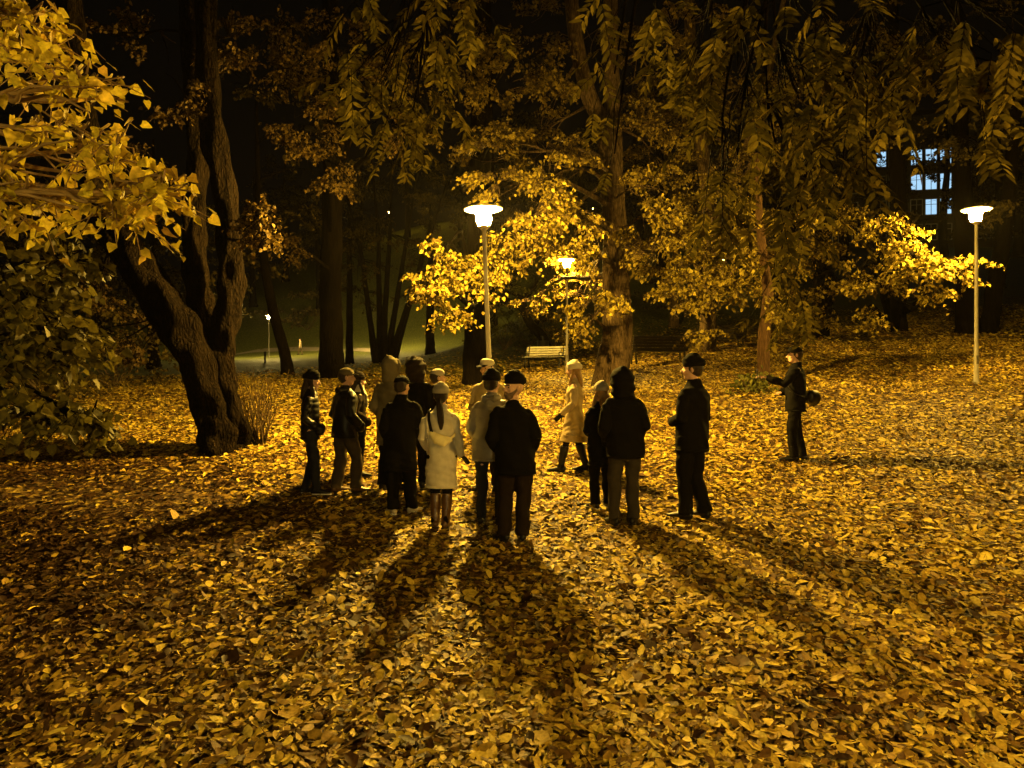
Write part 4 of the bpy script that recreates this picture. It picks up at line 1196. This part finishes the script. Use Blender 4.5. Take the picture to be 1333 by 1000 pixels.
# ------------------------------------------------------------------ near drooping compound leaves, top and right
def ash_extra(specs, origin_pts):
    def f(bw, o3):
        ch = []
        for (px, py, Y, rx, ry, n, leng) in specs:
            s = Y / F
            c = W(px, py, Y)
            a = min(origin_pts, key=lambda q_: np.linalg.norm(q_ - c))
            lp = curve(a, c + np.array([0, 0, ry * s * .7]), 8, .06, 0, .05)
            bw.limb(lp - o3, np.linspace(.016, .006, 8), n=6)
            n = int(n * 1.5)
            P0 = c + (RNG.random((n, 3)) * 2 - 1) * np.array([rx * s, .45, ry * s])
            for q_ in P0[::2]:
                bw.limb(curve(lp[5], q_, 4, .08) - o3, np.linspace(.006, .003, 4), n=3)
            d = np.c_[RNG.normal(size=n) * .8, RNG.normal(size=n) * .8, -.5 - RNG.random(n) * .7]
            ln = leng * (.5 + .6 * RNG.random(n))
            ch += pinnate(bw, P0 - o3, d, ln, leng * .31, 7)
        return ch
    return f


bR = np.array([6.4, 5.0, g1(6.4, 5.0)])
limbR = [W(1500, -260, 5.2), W(1300, -120, 5.0), W(1150, -100, 5.0), W(1000, -110, 5.0), W(860, -130, 5.2), W(720, -150, 5.4), W(560, -140, 5.6), W(440, -150, 5.6)]
specsR = [(900, 60, 5.2, 60, 50, 12, .34), (960, 120, 5.0, 60, 50, 12, .34), (1040, 60, 5.0, 70, 50, 14, .34), (1040, 160, 4.8, 55, 45, 12, .34), (1130, 90, 4.8, 65, 60, 14, .34),
          (1085, 215, 4.8, 35, 35, 7, .32), (1220, 90, 4.6, 65, 55, 14, .34), (1300, 165, 4.5, 30, 30, 4, .30), (1310, 80, 4.4, 50, 60, 10, .34), (1020, 250, 5.0, 50, 35, 10, .32), (960, 230, 5.2, 34, 40, 7, .32),
          (945, 275, 5.2, 22, 30, 5, .30), (1015, 395, 5.6, 20, 28, 6, .26), (1010, 340, 5.6, 20, 26, 5, .28),
          (830, 20, 5.2, 60, 22, 8, .30), (520, 40, 5.4, 60, 40, 13, .32), (500, 110, 5.4, 50, 35, 10, .32), (560, 130, 5.4, 40, 30, 8, .30), (535, 175, 5.4, 34, 22, 6, .28), (600, 20, 5.4, 50, 25, 8, .3), (800, 110, 5.4, 22, 20, 2, .28), (800, 210, 5.2, 8, 14, 1, .22)]
make_tree('ash_tree', 'dim olive drooping feathery leaves hanging across the top right from an unseen tree', 'near boughs',
          [([bR, bR + (0, 0, 2.5), bR + (.1, .1, 4.2), W(1500, -260, 5.2), W(1300, -120, 5.0)], [.22, .18, .14, .08, .05]),
           (limbR, [.07, .055, .05, .045, .04, .03, .025, .015])], M_BARK_D, M_LEAF_ASH, [], extra=ash_extra(specsR, limbR), segs=12)


# ------------------------------------------------------------------ shrubs
def shrub(name, label, px, Y, R, n, size, mat, cat='shrub', k=9, bare=False, group=None):
    b_ = on_ground(px, Y)
    root = empty(name, b_, 0, label, cat, group)
    w = Wood()
    for _ in range(14 if not bare else 40):
        e = np.array([random.uniform(-R[0], R[0]), random.uniform(-R[1], R[1]), random.uniform(.5, 1) * R[2] * (1.6 if bare else 1)])
        w.limb(curve((random.uniform(-.1, .1), random.uniform(-.1, .1), -.05), e, 7, .08), np.linspace(.012 if bare else .02, .003, 7), n=4)
    w.build('stems', M_BARK_M if bare else M_TWIG, root)
    if n:
        v, f, r = merge([sprays(w, (0, 0, R[2] * .55), (R[0], R[1], R[2] * .5), n, k, size, .3 if size < .1 else .6, .3, 'h', 0, 1, 0)])
        link_mesh('foliage', np_mesh('foliage', v, f, r), mat, root, smooth=False)


shrub('leafy_plant', 'low leafy plant at the foot of the slim young tree', 980, 18.4, (.45, .4, .45), 40, .10, M_LEAF_G, 'plant')
shrub('bare_shrub', 'thin bare shoots growing right of the big forked tree', 338, 13.2, (.45, .4, .85), 0, .1, M_LEAF_G, bare=True)
shrub('bush', 'dark green bush between the nearest lamp and the gnarled tree', 655, 43, (2.2, 1.6, 2.6), 150, .13, M_LEAF_G)
shrub('bush', 'bush behind the white bench on the foot of the bank', 690, 44, (2.0, 1.5, 2.0), 120, .13, M_LEAF_G)
shrub('bush', 'yellow-green bush lit by the second lamp', 722, 41, (1.4, 1.2, 2.3), 110, .13, M_LEAF_Y)
shrub('bush', 'broad dark bush on the bank to the right of the tall lime trunk', 900, 50, (3.5, 2, 2.0), 160, .16, M_LEAF_DK)
shrub('bush', 'dark low bush on the far side of the lawn behind the cap-wearing man', 400, 96, (5, 3, 4.5), 160, .26, M_LEAF_DK)
shrub('bush', 'dark bush under the left boughs beyond the big forked tree', 150, 24, (2.2, 1.6, 2.4), 170, .12, M_LEAF_DK)
shrub('bush', 'dark bush at the left edge beyond the trodden leaves', 60, 20, (2.4, 1.6, 2.6), 170, .12, M_LEAF_DK)

# ------------------------------------------------------------------ lamps
GL = 'park lamps on poles'
M_IRON_L = plain('weathered door paint', (.16, .15, .13), .6, .3, .3, 20)
def make_lamp(label, loc, lean=0.0, near=True, Hh=4.1):
    root = empty('street_lamp', loc, 0, label, 'street lamp', GL)
    root.rotation_euler = (0, lean, 0)
    m = MB(); m.lathe([(0, -.2), (.080, -.2), (.080, .04), (.058, .06), (.052, .9), (.044, .93), (.036, Hh - .42), (.040, Hh - .38), (0, Hh - .38)], n=24); m.build('pole', M_POLE, root)
    m = MB(); m.lathe([(0, Hh - .38), (.055, Hh - .38), (.07, Hh - .355), (.108, Hh - .335), (.108, Hh - .322), (0, Hh - .322)], n=24); m.build('collar', M_POLE, root)
    m = MB(); m.lathe([(0, Hh - .321), (.092, Hh - .321), (.098, Hh - .305), (.130, Hh - .095), (.115, Hh - .082), (0, Hh - .082)], n=28); m.build('glass', M_GLASS if near else M_GLASS_FAR, root)
    m = MB(); m.lathe([(0, Hh - .045), (.10, Hh - .048), (.30, Hh - .045), (.33, Hh - .035), (.335, Hh - .02), (.32, Hh - .008), (.12, Hh + .02), (0, Hh + .03)], n=40); m.build('disc', M_POLE_HEAD, root)
    m = MB(); m.box((0, -.050, .55), (.055, .014, .20)); m.build('access_door', M_IRON_L, root, False, .003)
    for a in range(3):
        an = a * 2 * PI / 3 + .5
        m = MB(); m.tube([(math.cos(an) * .105, math.sin(an) * .105, Hh - .335), (math.cos(an) * .155, math.sin(an) * .155, Hh - .2), (math.cos(an) * .15, math.sin(an) * .15, Hh - .05)], [.005] * 3, n=6)
        m.build('strut', M_POLE, root)
    return root


L1 = at(641, 582)
lamp0 = make_lamp('nearest lit park lamp on a slightly leaning pole behind the gathering', L1, rad(-2.2))
def lamp_copy(label, loc, lean=0.0, glass=None):
    c_ = copy_tree(lamp0)
    if glass:
        for ch_ in c_.children:
            if ch_.name.startswith('glass'):
                ch_.data = ch_.data.copy(); ch_.data.materials[0] = glass
    if True: pass
    c_.location = tuple(float(q_) for q_ in loc); c_.rotation_euler = (0, lean, 0); c_['label'] = label
    return c_


lamp_copy('second lit park lamp, beside the white bench and the tall lime trunk', on_ground(738, 27.5), 0, M_GLASS_MID)
lamp_copy('lit park lamp at the right edge in front of the twin-stemmed tree', on_ground(1271, 18.0), 0, M_GLASS_MID)
lf = make_lamp('small lit lamp far away on the lawn at left', on_ground(350, 75), near=False)
def far_copy(label, px, py_top, Y):
    c_ = copy_tree(lf); t_ = W(px, py_top, Y); c_.location = (t_[0], t_[1], t_[2] - 3.85); c_['label'] = label
    g_ = g1(t_[0], t_[1])
    s_ = (t_[2] - g_) / 3.85
    c_.location = (t_[0], t_[1], g_)
    c_.scale = (1, 1, s_)
    if Y > 90 or px > 900:
        for ch_ in c_.children:
            if ch_.name.startswith('glass'):
                ch_.data = ch_.data.copy(); ch_.data.materials[0] = M_GLASS_HILL
    return c_


far_copy('far lit lamp glimpsed between the fanned stems', 500, 403, 77)
far_copy('far lit lamp on the bank seen through the leaves above the dark benches', 941, 341, 60)
far_copy('far lit lamp seen just left of the tall lime trunk, high on the hill', 771, 273, 112)
far_copy('tiny far lamp high on the dark hill, left one of two', 507, 278, 112)
far_copy('tiny far lamp high on the dark hill, right one of two', 561, 270, 114)
# lamps outside the frame whose light reaches the foreground
lamp_copy('lit park lamp outside the left edge near the yellow boughs', (-3.7, 1.7, g1(-3.7, 1.7)), 0, M_GLASS_SIDE)
lamp_copy('lit park lamp outside the right edge of the view', (5.6, 1.6, g1(5.6, 1.6)), 0, M_GLASS_RS)

lamp_copy('lit park lamp standing behind the viewpoint', (1.5, -10.0, g1(1.5, -10)), 0, M_GLASS_BACK)

# ------------------------------------------------------------------ benches, bin, posts
def make_bench(label, loc, rz, wood, iron, L=1.8, solid=False, group=None):
    root = empty('park_bench', loc, rz, label, 'bench', group)
    # local: x along, front is -y
    for i, y in enumerate((-.22, -.13, -.04, .05, .14)):
        m = MB(); m.box((0, y, .44), (L, .07, .03)); m.build('seat_slat', wood, root, False, .006)
    R_ = rotx(rad(-14))
    for z in ((.55, .65, .75, .85) if not solid else (.50, .60, .70, .80, .90)):
        m = MB(); m.box((0, .20 + (z - .45) * .25, z), (L, .028, .075 if not solid else .096), R_); m.build('back_slat', wood, root, False, .006)
    for sx in (-1, 1):
        x = sx * (L / 2 - .12)
        m = MB()
        m.tube([(x, -.25, 0), (x, -.21, .22), (x, -.22, .42)], [(.03, .022)] * 3, n=10)
        m.tube([(x, .28, 0), (x, .20, .22), (x, .19, .44), (x, .24, .66), (x, .31, .93)], [(.03, .022)] * 5, n=10)
        m.tube([(x, -.23, .41), (x, .2, .41)], [(.025, .02)] * 2, n=10)
        m.tube([(x, -.24, .42), (x, -.25, .60), (x, -.1, .64), (x, .22, .62)], [(.02, .018)] * 4, n=10)
        m.build('side_frame', iron, root)
    return root


M_WOODW = plain('white painted slats', (.55, .52, .42), .6, .3, .15, 6)
M_WOODD = plain('dark stained slats', (.022, .016, .012), .6, .3, .2, 6)
M_IRON = plain('dark cast iron', (.015, .014, .013), .5, .4, .1)
make_bench('white slatted park bench with dark iron sides near the second lamp', on_ground(708, 31.5), rad(-24), M_WOODW, M_IRON, 1.75)
make_bench('dark park bench seen from behind, the nearer of two right of the lime trunk', on_ground(857, 26.5), rad(180 + 10), M_WOODD, M_IRON, 2.0, True, 'dark benches')
make_bench('dark park bench seen from behind, the farther one beside the tree trunk', on_ground(938, 29.6), rad(180 + 10), M_WOODD, M_IRON, 1.9, True, 'dark benches')
lb = on_ground(707, 36.8)
rb = empty('litter_bin', lb, 0, 'dark litter bin behind the white bench at the foot of the gnarled tree', 'bin')
m = MB(); m.lathe([(0, 0), (.24, 0), (.28, .75), (.29, .78), (.26, .78), (.24, .7), (0, .7)], n=20); m.build('bin_body', M_IRON, rb)
m = MB(); m.tube([(0, .3, -.1), (0, .3, 1.0)], [.03, .03], n=8); m.build('post', M_IRON, rb)
for px, py, lab in ((345, 473, 'short marker post on the lawn in front of the far left lamp'), (489, 471, 'short marker post on the lawn left of the fanned stems')):
    l_ = at(px, py); o = MB().tube([(0, 0, -.1), (0, 0, .62)], [.07, .07], n=10).tube([(0, 0, .62), (0, 0, .78)], [.10, .10], n=10).build('marker_post', M_IRON)
    o.location = tuple(l_); tag(o, lab, 'post', 'short marker posts on the lawn')

# ------------------------------------------------------------------ building with lit windows, seen through the leaves
M_WALL = plain('dim rendered wall', (.10, .095, .09), .9, .2, .1, 1)
M_WINLIT = emit_mat('lit window', (.42, .72, 1.0), .9)
M_WINDK = plain('dark window glass', (.02, .022, .025), .1, .5, .1)
M_FRAME = plain('white window frame', (.5, .5, .5), .6)
bb = W(1200, 230, 92); bb[2] = g1(bb[0], bb[1]) - 1
bd = empty('apartment_building', bb, rad(-12), 'building with cold white lit windows glimpsed through the leaves at upper right', 'building')
hB = W(1200, 150, 92)[2] - bb[2]
m = MB(); m.box((0, 5, hB / 2), (26, 10, hB)); m.build('wall', M_WALL, bd, False)
m = MB(); m.box((0, 5, hB + .25), (27, 11, .5)); m.build('roof', M_IRON, bd, False)
z230 = W(1200, 232, 92)[2] - bb[2]
lit = {(-4.6, 1), (-3.0, 1), (1.0, 1), (2.6, 1), (-.6, 1), (1.0, 0), (2.6, 0), (-.6, 0), (2.6, -1), (1, -1)}
for r_ in (-2, -1, 0, 1):
    for x_ in (-9.4, -7.8, -4.6, -3.0, -.6, 1.0, 2.6, 5.8, 7.4, 10.0):
        zc = z230 + r_ * 3.0 - .5
        if zc < 2: continue
        m = MB()
        for (cx_, cz, dx, dz) in ((0, .95, 1.4, .1), (0, -.95, 1.4, .1), (-.65, 0, .1, 1.8), (.65, 0, .1, 1.8), (0, 0, .06, 1.8), (0, .3, 1.2, .05)):
            m.box((x_ + cx_, -.04, zc + cz), (dx, .12, dz))
        f_ = m.build('window', M_FRAME, bd, False)
        m = MB(); m.box((x_, -.015, zc), (1.2, .03, 1.8)); m.build('pane', M_WINLIT if (x_, r_) in lit else M_WINDK, f_, False)

# ------------------------------------------------------------------ world, render
w = bpy.data.worlds.new('World'); S.world = w; w.use_nodes = True
t = w.node_tree; t.nodes.clear()
o_ = t.nodes.new('ShaderNodeOutputWorld'); bg = t.nodes.new('ShaderNodeBackground')
bg.inputs[0].default_value = (.75, .62, .45, 1); bg.inputs[1].default_value = .0012
t.links.new(bg.outputs[0], o_.inputs[0])

# thin haze volume added to give the lamps a glow
HAZE = 0.0001
if HAZE:
    hz = bpy.data.materials.new('lamp glow haze'); hz.use_nodes = True
    t = hz.node_tree; t.nodes.clear()
    oo = t.nodes.new('ShaderNodeOutputMaterial'); pv_ = t.nodes.new('ShaderNodeVolumePrincipled')
    pv_.inputs['Color'].default_value = (.8, .75, .7, 1); pv_.inputs['Density'].default_value = HAZE; pv_.inputs['Anisotropy'].default_value = .3
    t.links.new(pv_.outputs[0], oo.inputs['Volume'])
    m = MB(); m.box((5, 70, 28), (220, 190, 76)); o = m.build('haze', hz, None, False); tag(o, kind='stuff', label='thin haze added for a glow around the lamps', cat='haze')

S.render.engine = 'CYCLES'
S.cycles.use_denoising = True
S.cycles.max_bounces = 5; S.cycles.diffuse_bounces = 2; S.cycles.glossy_bounces = 2; S.cycles.transmission_bounces = 3; S.cycles.volume_bounces = 0
S.cycles.sample_clamp_indirect = 4.0
S.cycles.use_light_tree = True
S.view_settings.view_transform = 'Standard'; S.view_settings.look = 'None'
S.view_settings.exposure = 0.15; S.view_settings.gamma = 1.0
